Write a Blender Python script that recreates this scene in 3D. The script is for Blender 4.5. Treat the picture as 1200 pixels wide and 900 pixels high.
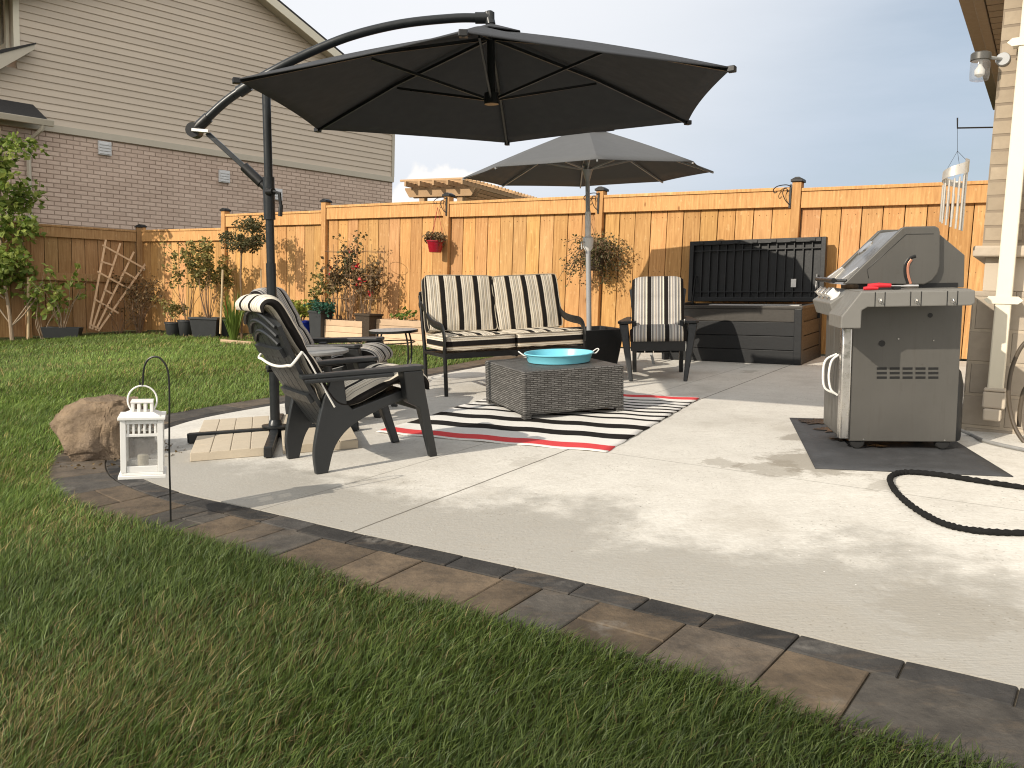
import bpy, bmesh, math, random
import numpy as np
from mathutils import Vector, Matrix, Euler
random.seed(7)
C = bpy.context.scene
for o in list(bpy.data.objects): bpy.data.objects.remove(o)
COL = C.collection
PI = math.pi
R_ = math.radians

# ------------------------------------------------------------------ camera
FOC = 980.0                       # focal length for a picture 1200 wide
EYE = 1.082                       # eye height above the ground under it
CR = np.array([[0.99946, 0.03298, 0.0], [0.00341, -0.10333, 0.99464], [0.03281, -0.9941, -0.10339]])
cam = bpy.data.cameras.new('camera'); camo = bpy.data.objects.new('camera', cam); COL.objects.link(camo)
cam.sensor_fit = 'HORIZONTAL'; cam.sensor_width = 36; cam.lens = 36 * FOC / 1200
cam.clip_start = 0.05; cam.clip_end = 2000
cx_, cy_, cz_ = CR[:, 0], -CR[:, 1], -CR[:, 2]
camo.matrix_world = Matrix(((cx_[0], cy_[0], cz_[0], 0), (cx_[1], cy_[1], cz_[1], 0), (cx_[2], cy_[2], cz_[2], EYE), (0, 0, 0, 1)))
C.camera = camo

# ------------------------------------------------------------------ light
SUN_AZ, SUN_EL = R_(37), R_(28)   # direction the light travels on the ground plan, and height of the sun
sd = Vector((math.cos(SUN_AZ) * math.cos(SUN_EL), math.sin(SUN_AZ) * math.cos(SUN_EL), -math.sin(SUN_EL)))
sl = bpy.data.lights.new('sun', 'SUN'); sl.energy = 4.4; sl.angle = R_(0.6); sl.color = (1.0, 0.90, 0.755)
so = bpy.data.objects.new('sun', sl); COL.objects.link(so); so.rotation_euler = sd.to_track_quat('-Z', 'Y').to_euler()
W = bpy.data.worlds.new('World'); C.world = W; W.use_nodes = True
nt = W.node_tree; N = nt.nodes; L = nt.links
bg = N['Background']
sky = N.new('ShaderNodeTexSky'); sky.sky_type = 'NISHITA'; sky.sun_disc = False
sky.sun_elevation = SUN_EL
tox, toy = -math.cos(SUN_AZ), -math.sin(SUN_AZ)
sky.sun_rotation = math.atan2(tox, toy)
sky.dust_density = 2.0; sky.air_density = 1.2
def sky_clouds():
    tc = N.new('ShaderNodeTexCoord')
    mp = N.new('ShaderNodeMapping'); mp.inputs['Scale'].default_value = (1.0, 1.0, 5.0); L.new(tc.outputs['Generated'], mp.inputs[0])
    n1 = N.new('ShaderNodeTexNoise'); n1.inputs['Scale'].default_value = 2.2; n1.inputs['Detail'].default_value = 8; n1.inputs['Roughness'].default_value = .58; L.new(mp.outputs[0], n1.inputs['Vector'])
    r1 = N.new('ShaderNodeMapRange'); r1.inputs[1].default_value = .30; r1.inputs[2].default_value = .66; r1.inputs[3].default_value = 0.55; r1.inputs[4].default_value = 1.0; L.new(n1.outputs[0], r1.inputs[0])
    veil = N.new('ShaderNodeMix'); veil.data_type = 'RGBA'; veil.blend_type = 'MIX'
    L.new(r1.outputs[0], veil.inputs[0]); L.new(sky.outputs[0], veil.inputs[6]); veil.inputs[7].default_value = (5.5, 6.4, 7.6, 1)
    # a brighter veil higher up on the left
    dt = N.new('ShaderNodeVectorMath'); dt.operation = 'DOT_PRODUCT'; L.new(tc.outputs['Generated'], dt.inputs[0])
    dt.inputs[1].default_value = Vector((-0.15, .86, .48)).normalized()
    r2 = N.new('ShaderNodeMapRange'); r2.interpolation_type = 'SMOOTHSTEP'; r2.inputs[1].default_value = .80; r2.inputs[2].default_value = .99; r2.inputs[3].default_value = 0; r2.inputs[4].default_value = .95; L.new(dt.outputs['Value'], r2.inputs[0])
    v2 = N.new('ShaderNodeMix'); v2.data_type = 'RGBA'; L.new(r2.outputs[0], v2.inputs[0]); L.new(veil.outputs[2], v2.inputs[6]); v2.inputs[7].default_value = (9.3, 9.45, 9.8, 1)
    # a cumulus low over the fence
    n2 = N.new('ShaderNodeTexNoise'); n2.inputs['Scale'].default_value = 11; n2.inputs['Detail'].default_value = 8; L.new(tc.outputs['Generated'], n2.inputs['Vector'])
    d2 = N.new('ShaderNodeVectorMath'); d2.operation = 'DISTANCE'; L.new(tc.outputs['Generated'], d2.inputs[0])
    d2.inputs[1].default_value = Vector((-0.085, .985, .10)).normalized()
    m1 = N.new('ShaderNodeMath'); m1.operation = 'MULTIPLY_ADD'; L.new(n2.outputs[0], m1.inputs[0]); m1.inputs[1].default_value = .125; L.new(d2.outputs['Value'], m1.inputs[2])
    r3 = N.new('ShaderNodeMapRange'); r3.interpolation_type = 'SMOOTHSTEP'; r3.inputs[1].default_value = .131; r3.inputs[2].default_value = .121; r3.inputs[3].default_value = 0; r3.inputs[4].default_value = 1; L.new(m1.outputs[0], r3.inputs[0])
    n3 = N.new('ShaderNodeTexNoise'); n3.inputs['Scale'].default_value = 22; n3.inputs['Detail'].default_value = 5; L.new(tc.outputs['Generated'], n3.inputs['Vector'])
    cr = N.new('ShaderNodeMix'); cr.data_type = 'RGBA'; L.new(n3.outputs[0], cr.inputs[0]); cr.inputs[6].default_value = (9.2, 9.0, 8.9, 1); cr.inputs[7].default_value = (12.5, 11.8, 10.8, 1)
    v3 = N.new('ShaderNodeMix'); v3.data_type = 'RGBA'; L.new(r3.outputs[0], v3.inputs[0]); L.new(v2.outputs[2], v3.inputs[6]); L.new(cr.outputs[2], v3.inputs[7])
    # brightness added to the unseen sky behind the viewer, fill for shaded walls
    d4 = N.new('ShaderNodeVectorMath'); d4.operation = 'DOT_PRODUCT'; L.new(tc.outputs['Generated'], d4.inputs[0]); d4.inputs[1].default_value = Vector((.05, -.80, .60)).normalized()
    r4 = N.new('ShaderNodeMapRange'); r4.interpolation_type = 'SMOOTHSTEP'; r4.inputs[1].default_value = -.05; r4.inputs[2].default_value = .75; r4.inputs[3].default_value = 0; r4.inputs[4].default_value = 1; L.new(d4.outputs['Value'], r4.inputs[0])
    v4 = N.new('ShaderNodeMix'); v4.data_type = 'RGBA'; L.new(r4.outputs[0], v4.inputs[0]); L.new(v3.outputs[2], v4.inputs[6]); v4.inputs[7].default_value = (13.0, 12.6, 12.0, 1)
    return v4.outputs[2]
L.new(sky_clouds(), bg.inputs['Color'])
bg.inputs['Strength'].default_value = 0.095
C.cycles.filter_width = 1.1
C.view_settings.view_transform = 'Standard'; C.view_settings.look = 'None'
C.view_settings.exposure = 0.10; C.view_settings.gamma = 1.0

# ------------------------------------------------------------------ ground plan helpers
GA, GB = 0.0558, 0.0367           # the whole yard rises to the right and away
def zg(x, y):
    return GA * min(max(x, -14), 9) + GB * min(max(y, -6), 19)
GN = Vector((-GA, -GB, 1)).normalized()
TILT = Vector((0, 0, 1)).rotation_difference(GN).to_matrix().to_4x4()
def slab(x, y, rz=0.0, dz=0.0):   # frame standing square on the sloping ground
    return Matrix.Translation((x, y, zg(x, y) + dz)) @ TILT @ Matrix.Rotation(rz, 4, 'Z')
def plumb(x, y, rz=0.0, dz=0.0):  # frame standing plumb
    return Matrix.Translation((x, y, zg(x, y) + dz)) @ Matrix.Rotation(rz, 4, 'Z')
def ray(px, py):
    return CR @ np.array([(px - 600) / FOC, (py - 450) / FOC, 1.0])
def at(px, py, dz=0.0):           # surveyed pixel -> point dz above the ground
    r = ray(px, py); n = np.array(GN); t = ((dz - EYE) * n[2]) / (n @ r); p = r * t
    return Vector((p[0], p[1], p[2] + EYE))
def dep(px, py, Y):
    r = ray(px, py); p = r * Y / r[1]; return Vector((p[0], p[1], p[2] + EYE))
FO = np.array([3.117, 9.511]); FU = np.array([-.84, .542]); FN = np.array([.542, .84])   # fence line
def onf(px, py, off=0.0):         # surveyed pixel -> point off metres in front of the fence
    r = ray(px, py); p = r * ((FN @ FO - off) / (FN @ r[:2])); return Vector((p[0], p[1], p[2] + EYE))

# ------------------------------------------------------------------ materials
def M(name): 
    m = bpy.data.materials.new(name); m.use_nodes = True
    return m, m.node_tree.nodes, m.node_tree.links, m.node_tree.nodes['Principled BSDF']
def setp(b, rough=.6, metal=0, spec=.5):
    b.inputs['Roughness'].default_value = rough; b.inputs['Metallic'].default_value = metal; b.inputs['Specular IOR Level'].default_value = spec
def mix(nodes, links, fac, a, b, mode='MIX'):
    m = nodes.new('ShaderNodeMix'); m.data_type = 'RGBA'; m.blend_type = mode
    for s, v in ((0, fac), (6, a), (7, b)):
        if hasattr(v, 'links'): links.new(v, m.inputs[s])
        elif s == 0: m.inputs[0].default_value = v
        else: m.inputs[s].default_value = (*v, 1)
    return m.outputs[2]
def noise(nodes, links, scale, detail=4, vec=None, rough=.55):
    n = nodes.new('ShaderNodeTexNoise'); n.inputs['Scale'].default_value = scale; n.inputs['Detail'].default_value = detail; n.inputs['Roughness'].default_value = rough
    if vec is not None: links.new(vec, n.inputs['Vector'])
    return n.outputs[0]
def ocoord(nodes, links, scale=(1, 1, 1), loc=(0, 0, 0), rot=(0, 0, 0)):
    t = nodes.new('ShaderNodeTexCoord'); m = nodes.new('ShaderNodeMapping')
    m.inputs['Scale'].default_value = scale; m.inputs['Location'].default_value = loc; m.inputs['Rotation'].default_value = rot
    links.new(t.outputs['Object'], m.inputs[0]); return m.outputs[0]
def mrange(nodes, links, v, a, b, c=0., d=1., smooth=False):
    m = nodes.new('ShaderNodeMapRange')
    if smooth: m.interpolation_type = 'SMOOTHSTEP'
    links.new(v, m.inputs[0])
    for i, k in enumerate((a, b, c, d)): m.inputs[i + 1].default_value = k
    return m.outputs[0]
def math_(nodes, links, op, a, b=None, c=None):
    m = nodes.new('ShaderNodeMath'); m.operation = op
    for i, v in enumerate((a, b, c)):
        if v is None: continue
        if hasattr(v, 'links'): links.new(v, m.inputs[i])
        else: m.inputs[i].default_value = v
    return m.outputs[0]
def bump(nodes, links, b, h, strength=.3, dist=.01):
    n = nodes.new('ShaderNodeBump'); n.inputs['Strength'].default_value = strength; n.inputs['Distance'].default_value = dist
    links.new(h, n.inputs['Height']); links.new(n.outputs[0], b.inputs['Normal'])
def attr(nodes, name):
    a = nodes.new('ShaderNodeAttribute'); a.attribute_name = name; return a
def simple(name, col, rough=.5, metal=0, spec=.5, var=.15, vs=6, bs=0, bscale=60, tint=False, bdist=.003):
    m, n, l, b = M(name); setp(b, rough, metal, spec)
    v = ocoord(n, l)
    f = noise(n, l, vs, 5, v)
    hi = tuple(min(1, c * (1 + var)) for c in col); lo = tuple(c * (1 - var) for c in col)
    c = mix(n, l, f, lo, hi)
    if tint: c = mix(n, l, 1.0, c, attr(n, 'tint').outputs['Color'], 'MULTIPLY')
    l.new(c, b.inputs['Base Color'])
    r = mrange(n, l, noise(n, l, vs * 4, 4, v), .3, .7, max(0, rough - .08), min(1, rough + .1)); l.new(r, b.inputs['Roughness'])
    if bs: bump(n, l, b, noise(n, l, bscale, 4, v), bs, bdist)
    return m
MAT = {}
MAT['resin'] = simple('dark_resin', (.017, .019, .0205), .42, var=.25, vs=9, bs=.15, bscale=90)
MAT['powder'] = simple('dark_powder_coat', (.020, .023, .025), .35, .3, var=.1)
MAT['blackmetal'] = simple('black_metal', (.012, .012, .012), .4, .2, var=.1)
MAT['canopy'] = simple('charcoal_canopy_cloth', (.046, .048, .052), .85, spec=.2, var=.08, vs=3, bs=.2, bscale=300, bdist=.001)
MAT['canopy_grey'] = simple('grey_canopy_cloth', (.105, .108, .112), .85, spec=.2, var=.08, vs=3, bs=.2, bscale=300, bdist=.001)
MAT['greypole'] = simple('grey_painted_pole', (.36, .37, .38), .4, .1, var=.05)
MAT['white'] = simple('white_paint', (.80, .79, .76), .45, var=.05, vs=12, bs=.08, bscale=40)
MAT['cream'] = simple('cream_trim_paint', (.74, .68, .54), .5, var=.04)
MAT['lightgrey'] = simple('light_grey_plastic', (.42, .42, .41), .5, var=.06)
MAT['boxdark'] = simple('anthracite_plastic', (.010, .011, .0125), .5, var=.2, vs=14, bs=.3, bscale=40)
MAT['boxsunlit'] = simple('sunlit_anthracite_plastic', (.048, .043, .037), .5, var=.25, vs=10, bs=.3, bscale=40)  # sunlight on the upper plank and rim, put into a lighter brown colour
MAT['steel'] = simple('brushed_steel', (.62, .60, .57), .28, 1.0, var=.05)
MAT['grillgrey'] = simple('warm_grey_enamel', (.118, .110, .097), .42, .25, var=.06, vs=5)
def mat_enamel():
    m, n, l, b = M('grimy_grey_enamel'); setp(b, .38, .3, .5); v = ocoord(n, l)
    run = noise(n, l, 6, 6, ocoord(n, l, (5, 5, .5)), .65); sp = noise(n, l, 26, 6, v, .7)
    c = mix(n, l, mrange(n, l, noise(n, l, 2.2, 4, v), .3, .7), (.090, .086, .078), (.112, .107, .097)); c = mix(n, l, mrange(n, l, run, .54, .72, 0, .35), c, (.075, .066, .054)); c = mix(n, l, mrange(n, l, sp, .62, .74, 0, .5), c, (.06, .05, .04))
    l.new(c, b.inputs['Base Color']); l.new(mrange(n, l, run, .3, .7, .30, .52), b.inputs['Roughness']); return m
MAT['grillgrey'] = mat_enamel()
MAT['hoodsteel'] = simple('worn_grey_steel', (.30, .29, .27), .34, .85, var=.12, vs=5)
MAT['grillshelf'] = simple('grey_shelf_plastic', (.165, .16, .147), .5, 0, var=.08, vs=8)
MAT['rubber'] = simple('black_rubber', (.010, .010, .010), .8, var=.3, vs=20)
MAT['red'] = simple('red_plastic', (.55, .02, .03), .35, var=.05)
MAT['copper'] = simple('copper_heat_stain', (.55, .24, .15), .4, .6, var=.2)
MAT['bluepot'] = simple('cobalt_glaze', (.012, .03, .30), .15, var=.1)
MAT['redpot'] = simple('red_glaze', (.28, .008, .02), .25, var=.1)
MAT['blackpot'] = simple('black_nursery_plastic', (.028, .03, .032), .5, var=.2, vs=10)
MAT['tub'] = simple('aqua_enamel', (.20, .62, .76), .35, var=.08, vs=8)
MAT['soil'] = simple('potting_soil', (.05, .035, .022), .95, var=.4, vs=40, bs=.6, bscale=60, bdist=.01)
MAT['bark'] = simple('pale_bark', (.30, .23, .16), .9, var=.3, vs=30)
MAT['twig'] = simple('dry_twig', (.20, .13, .08), .9, var=.3, vs=30)
MAT['bamboo'] = simple('bamboo', (.52, .40, .24), .6, var=.2, vs=20)
MAT['cedar'] = simple('raised_bed_cedar', (.60, .42, .27), .8, var=.25, vs=7, bs=.3, tint=True)
MAT['pergola'] = simple('pergola_wood', (.50, .32, .17), .8, var=.2, tint=True)
MAT['trellis'] = simple('trellis_lath', (.62, .42, .26), .8, var=.25, vs=12)
MAT['shingle'] = simple('dark_shingle', (.035, .033, .032), .9, var=.3, vs=30, bs=.5, bscale=30, bdist=.01)
MAT['fascia'] = simple('taupe_aluminium', (.50, .45, .36), .5, var=.06)
MAT['fascia_right'] = simple('brown_aluminium', (.30, .235, .165), .5, var=.06)
MAT['piping'] = simple('tan_piping', (.40, .35, .27), .9)
MAT['string'] = simple('white_cord', (.75, .73, .68), .8)
MAT['vent'] = simple('vent_plastic', (.62, .62, .62), .6)
MAT['fabricblack'] = simple('black_hose_sleeve', (.010, .010, .010), .9, spec=.2, bs=.8, bscale=120, bdist=.004)
MAT['hose'] = simple('brown_rubber_hose', (.075, .058, .04), .4)
MAT['parge'] = simple('cream_parging', (.52, .45, .36), .9, var=.06, vs=6, bs=.3, bscale=50)
MAT['stone_sill'] = simple('stone_sill', (.45, .38, .30), .9, var=.15, vs=8, bs=.6, bscale=25, bdist=.01)
MAT['bulb'] = simple('white_bulb', (.85, .83, .78), .4)
MAT['terracotta_flower'] = simple('red_petals', (.60, .03, .04), .6)
MAT['chime'] = simple('pale_chime_metal', (.62, .58, .52), .38, .6, var=.1)
MAT['pebble'] = simple('mosaic_top', (.27, .26, .25), .45, var=.6, vs=45)
MAT['greytop'] = simple('weathered_grey_top', (.24, .24, .235), .5, var=.45, vs=14)

def mat_leaf(name, a, b, trans=.25):
    m, n, l, bs = M(name); setp(bs, .55, 0, .3)
    t = attr(n, 'tint').outputs['Fac']
    l.new(mix(n, l, t, a, b), bs.inputs['Base Color'])
    tr = n.new('ShaderNodeBsdfTranslucent'); l.new(mix(n, l, t, a, b), tr.inputs[0])
    ms = n.new('ShaderNodeMixShader'); ms.inputs[0].default_value = trans
    l.new(bs.outputs[0], ms.inputs[1]); l.new(tr.outputs[0], ms.inputs[2]); l.new(ms.outputs[0], n['Material Output'].inputs[0])
    return m
MAT['leaf_tree'] = mat_leaf('maple_leaf', (.09, .15, .02), (.32, .37, .09), .35)
MAT['leaf_dark'] = mat_leaf('topiary_leaf', (.045, .050, .02), (.17, .15, .065))
MAT['leaf_dead'] = mat_leaf('dry_leaf', (.07, .05, .025), (.24, .165, .08))
MAT['leaf_mix'] = mat_leaf('faded_leaf', (.10, .10, .03), (.36, .31, .10))
MAT['leaf_green'] = mat_leaf('fresh_leaf', (.05, .11, .015), (.17, .24, .045))
MAT['leaf_lime'] = mat_leaf('lime_leaf', (.16, .20, .03), (.36, .36, .07))
MAT['leaf_teal'] = mat_leaf('teal_leaf', (.015, .06, .04), (.05, .16, .10))

def mat_wood(name='honey_fence_wood', tone=(1, 1, 1)):
    m, n, l, b = M(name); setp(b, .75, 0, .25)
    v = ocoord(n, l)
    g = ocoord(n, l, (14, 14, .9)); f = noise(n, l, 3.2, 7, g, .6)
    t = attr(n, 'tint')
    c = mix(n, l, mrange(n, l, f, .3, .72), (.375, .185, .068), (.63, .36, .15))
    big = noise(n, l, 1.7, 3, v); c = mix(n, l, mrange(n, l, big, .4, .7, 0, .30), c, (.64, .375, .165))
    kv = n.new('ShaderNodeTexVoronoi'); kv.inputs['Scale'].default_value = 2.6
    l.new(ocoord(n, l, (1.6, 0, .75)), kv.inputs['Vector'])
    k = mrange(n, l, kv.outputs['Distance'], .03, .085, 1, 0, True); c = mix(n, l, math_(n, l, 'MULTIPLY', k, .8), c, (.19, .075, .022))
    sc = noise(n, l, 7, 5, ocoord(n, l, (3, 3, 1.4))); c = mix(n, l, mrange(n, l, sc, .60, .70, 0, .45), c, (.74, .49, .25))
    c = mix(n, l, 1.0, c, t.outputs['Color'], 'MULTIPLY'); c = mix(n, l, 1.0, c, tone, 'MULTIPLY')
    l.new(c, b.inputs['Base Color']); bump(n, l, b, f, .35, .006)
    return m
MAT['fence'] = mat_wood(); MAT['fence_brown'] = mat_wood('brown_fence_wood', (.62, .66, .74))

def mat_brick(name, c1, c2, mortar, bw, rh, msize, scale=1.0, off=.5, rough=.9, bmp=.6, axis='xz'):
    m, n, l, b = M(name); setp(b, rough, 0, .2)
    t = n.new('ShaderNodeTexCoord'); s = n.new('ShaderNodeSeparateXYZ'); l.new(t.outputs['Object'], s.inputs[0])
    c = n.new('ShaderNodeCombineXYZ')
    h = math_(n, l, 'ADD', s.outputs[0], s.outputs[1])
    l.new(h, c.inputs[0]); l.new(s.outputs[2], c.inputs[1])
    br = n.new('ShaderNodeTexBrick'); br.offset = off; l.new(c.outputs[0], br.inputs['Vector'])
    br.inputs['Color1'].default_value = (*c1, 1); br.inputs['Color2'].default_value = (*c2, 1); br.inputs['Mortar'].default_value = (*mortar, 1)
    br.inputs['Scale'].default_value = scale; br.inputs['Mortar Size'].default_value = msize; br.inputs['Brick Width'].default_value = bw; br.inputs['Row Height'].default_value = rh
    br.inputs['Mortar Smooth'].default_value = .25; br.inputs['Bias'].default_value = 0
    f = noise(n, l, 18, 6, t.outputs['Object']); 
    col = mix(n, l, mrange(n, l, f, .3, .7, 0, .5), br.outputs['Color'], tuple(x * .78 for x in c1))
    f2 = noise(n, l, .6, 3, t.outputs['Object']); col = mix(n, l, mrange(n, l, f2, .35, .7, 0, .25), col, tuple(min(1, x * 1.2) for x in c2))
    l.new(col, b.inputs['Base Color'])
    hh = math_(n, l, 'MULTIPLY_ADD', f, .35, math_(n, l, 'SUBTRACT', 1.0, br.outputs['Fac'])); bump(n, l, b, hh, bmp, .012)
    return m
MAT['brick_left'] = mat_brick('mauve_brick', (.54, .41, .33), (.68, .535, .44), (.22, .155, .115), .257, .0905, .011)
MAT['brick_right'] = mat_brick('buff_brick', (.33, .27, .20), (.43, .355, .265), (.23, .185, .14), .205, .0885, .009)
MAT['block'] = mat_brick('concrete_block', (.36, .31, .25), (.40, .34, .27), (.46, .39, .30), .40, .195, .012, bmp=.8)
MAT['siding'] = simple('taupe_vinyl_siding', (.58, .49, .39), .6, var=.07, vs=.8, bs=.1, bscale=200, tint=True)

def mat_concrete():
    m, n, l, b = M('broom_finished_concrete'); setp(b, .85, 0, .3)
    t = n.new('ShaderNodeTexCoord'); v = t.outputs['Object']
    f1 = noise(n, l, .75, 6, v, .58); f2 = noise(n, l, 2.6, 6, v, .6); f3 = noise(n, l, 60, 3, v)
    c = mix(n, l, mrange(n, l, f2, .3, .7), (.585, .565, .52), (.69, .67, .62))
    # damp, dirty patches towards the lawn side
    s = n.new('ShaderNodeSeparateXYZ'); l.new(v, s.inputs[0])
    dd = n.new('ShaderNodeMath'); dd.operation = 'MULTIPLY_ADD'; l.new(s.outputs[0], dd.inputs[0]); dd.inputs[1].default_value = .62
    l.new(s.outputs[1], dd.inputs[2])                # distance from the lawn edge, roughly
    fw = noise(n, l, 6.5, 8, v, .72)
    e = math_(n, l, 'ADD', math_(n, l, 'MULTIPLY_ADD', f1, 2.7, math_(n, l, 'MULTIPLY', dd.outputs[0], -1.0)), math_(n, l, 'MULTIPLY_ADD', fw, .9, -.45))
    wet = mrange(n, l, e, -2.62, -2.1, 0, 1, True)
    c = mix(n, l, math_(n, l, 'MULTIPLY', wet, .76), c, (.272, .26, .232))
    p = mrange(n, l, noise(n, l, 1.35, 4, ocoord(n, l, loc=(3.1, 1.7, 0))), .56, .70, 0, .34, True); c = mix(n, l, p, c, (.33, .30, .25))
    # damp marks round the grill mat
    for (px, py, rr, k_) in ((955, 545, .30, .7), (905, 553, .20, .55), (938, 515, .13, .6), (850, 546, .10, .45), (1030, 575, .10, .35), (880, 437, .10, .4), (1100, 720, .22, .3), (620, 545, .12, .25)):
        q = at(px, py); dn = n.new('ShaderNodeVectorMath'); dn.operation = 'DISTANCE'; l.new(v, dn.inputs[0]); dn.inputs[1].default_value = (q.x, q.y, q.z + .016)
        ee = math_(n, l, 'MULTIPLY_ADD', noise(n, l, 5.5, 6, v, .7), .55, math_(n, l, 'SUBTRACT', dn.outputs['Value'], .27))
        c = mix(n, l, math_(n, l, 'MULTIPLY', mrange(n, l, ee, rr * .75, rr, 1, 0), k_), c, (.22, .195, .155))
    # bright flecks and grit
    vo = n.new('ShaderNodeTexVoronoi'); vo.inputs['Scale'].default_value = 15; vo.inputs['Randomness'].default_value = 1; l.new(v, vo.inputs['Vector'])
    fk = mrange(n, l, vo.outputs['Distance'], .03, .06, .9, 0); fk = math_(n, l, 'MULTIPLY', fk, mrange(n, l, noise(n, l, 1.1, 2, v), .50, .60)); c = mix(n, l, fk, c, (.86, .84, .80))
    vo2 = n.new('ShaderNodeTexVoronoi'); vo2.inputs['Scale'].default_value = 6.3; l.new(v, vo2.inputs['Vector'])
    fk2 = mrange(n, l, vo2.outputs['Distance'], .02, .035, .8, 0); c = mix(n, l, fk2, c, (.12, .10, .08))
    c = mix(n, l, mrange(n, l, f3, .35, .7, 0, .20), c, (.30, .27, .22)); f4 = noise(n, l, 17, 6, v, .7); c = mix(n, l, mrange(n, l, f4, .52, .70, 0, .28), c, (.36, .33, .28)); c = mix(n, l, mrange(n, l, noise(n, l, 5, 7, ocoord(n, l, (1, 4, 1), rot=(0, 0, .5)), .7), .55, .72, 0, .30), c, (.38, .35, .30))
    # sawn control joints: signed distance to three lines on the ground plan
    def joint(p, q, w, seg=None):
        p, q = Vector(p), Vector(q); d = (q - p).normalized(); nn = Vector((-d.y, d.x))
        dp = n.new('ShaderNodeVectorMath'); dp.operation = 'DOT_PRODUCT'; l.new(v, dp.inputs[0]); dp.inputs[1].default_value = (nn.x, nn.y, 0)
        wob = math_(n, l, 'MULTIPLY_ADD', noise(n, l, 14, 3, v), .006, dp.outputs['Value'])
        a = math_(n, l, 'ABSOLUTE', math_(n, l, 'SUBTRACT', wob, nn.dot(p) + .003))
        k = mrange(n, l, a, w, w + .004, 1, 0)
        if seg:
            al = n.new('ShaderNodeVectorMath'); al.operation = 'DOT_PRODUCT'; l.new(v, al.inputs[0]); al.inputs[1].default_value = (d.x, d.y, 0)
            k = math_(n, l, 'MULTIPLY', k, math_(n, l, 'GREATER_THAN', al.outputs['Value'], d.dot(p) + seg))
        return k
    A1, A2 = at(417, 626), at(920, 432); B1, B2 = at(735, 537), at(1200, 603); C1, C2 = at(320, 597), at(500, 543)
    for (p, q, w, s_, k_) in ((A1, A2, .0035, None, .85), (B1, B2, .002, 0, .45), (C1, C2, .002, None, .5)):
        c = mix(n, l, math_(n, l, 'MULTIPLY', joint(p.xy, q.xy, w, s_), k_), c, (.10, .088, .07))
    l.new(c, b.inputs['Base Color'])
    hv = ocoord(n, l, (8, 110, 1), rot=(0, 0, .55))
    pit = n.new('ShaderNodeTexVoronoi'); pit.inputs['Scale'].default_value = 42; l.new(v, pit.inputs['Vector'])
    c = mix(n, l, math_(n, l, 'MULTIPLY', mrange(n, l, pit.outputs['Distance'], .10, .22, .7, 0), mrange(n, l, noise(n, l, 3.3, 4, v), .48, .62)), c, (.22, .20, .165))
    c = mix(n, l, mrange(n, l, noise(n, l, 2, 3, hv), .45, .75, 0, .16), c, (.36, .33, .28)); l.new(c, b.inputs['Base Color'])
    bump(n, l, b, math_(n, l, 'ADD', f3, math_(n, l, 'MULTIPLY', noise(n, l, 2, 3, hv), .9)), .55, .004)
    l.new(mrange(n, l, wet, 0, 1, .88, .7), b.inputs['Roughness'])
    return m
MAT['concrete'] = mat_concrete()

def mat_paver():
    m, n, l, b = M('slate_paver'); setp(b, .8, 0, .35)
    t = n.new('ShaderNodeTexCoord'); v = t.outputs['Object']; a = attr(n, 'tint')
    f = noise(n, l, 7, 9, v, .68); f2 = noise(n, l, 3, 4, v); f3 = noise(n, l, 34, 5, v, .6); st = noise(n, l, 5, 6, ocoord(n, l, (1, 3.2, 1), rot=(0, 0, .6)), .65)
    c = mix(n, l, 1.0, a.outputs['Color'], mix(n, l, mrange(n, l, f, .28, .72), (.45, .44, .43), (1.45, 1.40, 1.32)), 'MULTIPLY')
    c = mix(n, l, mrange(n, l, st, .52, .68, 0, .35), c, (.15, .11, .072))
    c = mix(n, l, mrange(n, l, f3, .50, .72, 0, .35), c, (.035, .032, .03))
    c = mix(n, l, math_(n, l, 'MULTIPLY', mrange(n, l, f2, .60, .72, 0, .6), mrange(n, l, f3, .35, .6)), c, (.27, .25, .22))
    l.new(c, b.inputs['Base Color']); bump(n, l, b, math_(n, l, 'MULTIPLY_ADD', f3, .35, f), .9, .014)
    return m
MAT['paver'] = mat_paver()
MAT['sand'] = simple('joint_sand', (.085, .07, .05), .95, var=.4, vs=30, bs=.4)

def mat_soilgrass():
    m, n, l, b = M('turf_soil'); setp(b, .95, 0, .1)
    t = n.new('ShaderNodeTexCoord'); v = t.outputs['Object']
    f = noise(n, l, 9, 6, v); f2 = noise(n, l, .9, 4, v)
    c = mix(n, l, f, (.020, .026, .008), (.060, .062, .022)); c = mix(n, l, mrange(n, l, f2, .45, .7, 0, .5), c, (.085, .07, .03))
    l.new(c, b.inputs['Base Color']); bump(n, l, b, f, .6, .02); return m
MAT['turf'] = mat_soilgrass()
def mat_grass():
    m, n, l, b = M('grass_blade'); setp(b, .5, 0, .3)
    a = attr(n, 'tint').outputs['Color']; l.new(a, b.inputs['Base Color'])
    tr = n.new('ShaderNodeBsdfTranslucent'); l.new(a, tr.inputs[0]); ms = n.new('ShaderNodeMixShader'); ms.inputs[0].default_value = .22
    l.new(b.outputs[0], ms.inputs[1]); l.new(tr.outputs[0], ms.inputs[2]); l.new(ms.outputs[0], n['Material Output'].inputs[0]); return m
MAT['grass'] = mat_grass()

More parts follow.
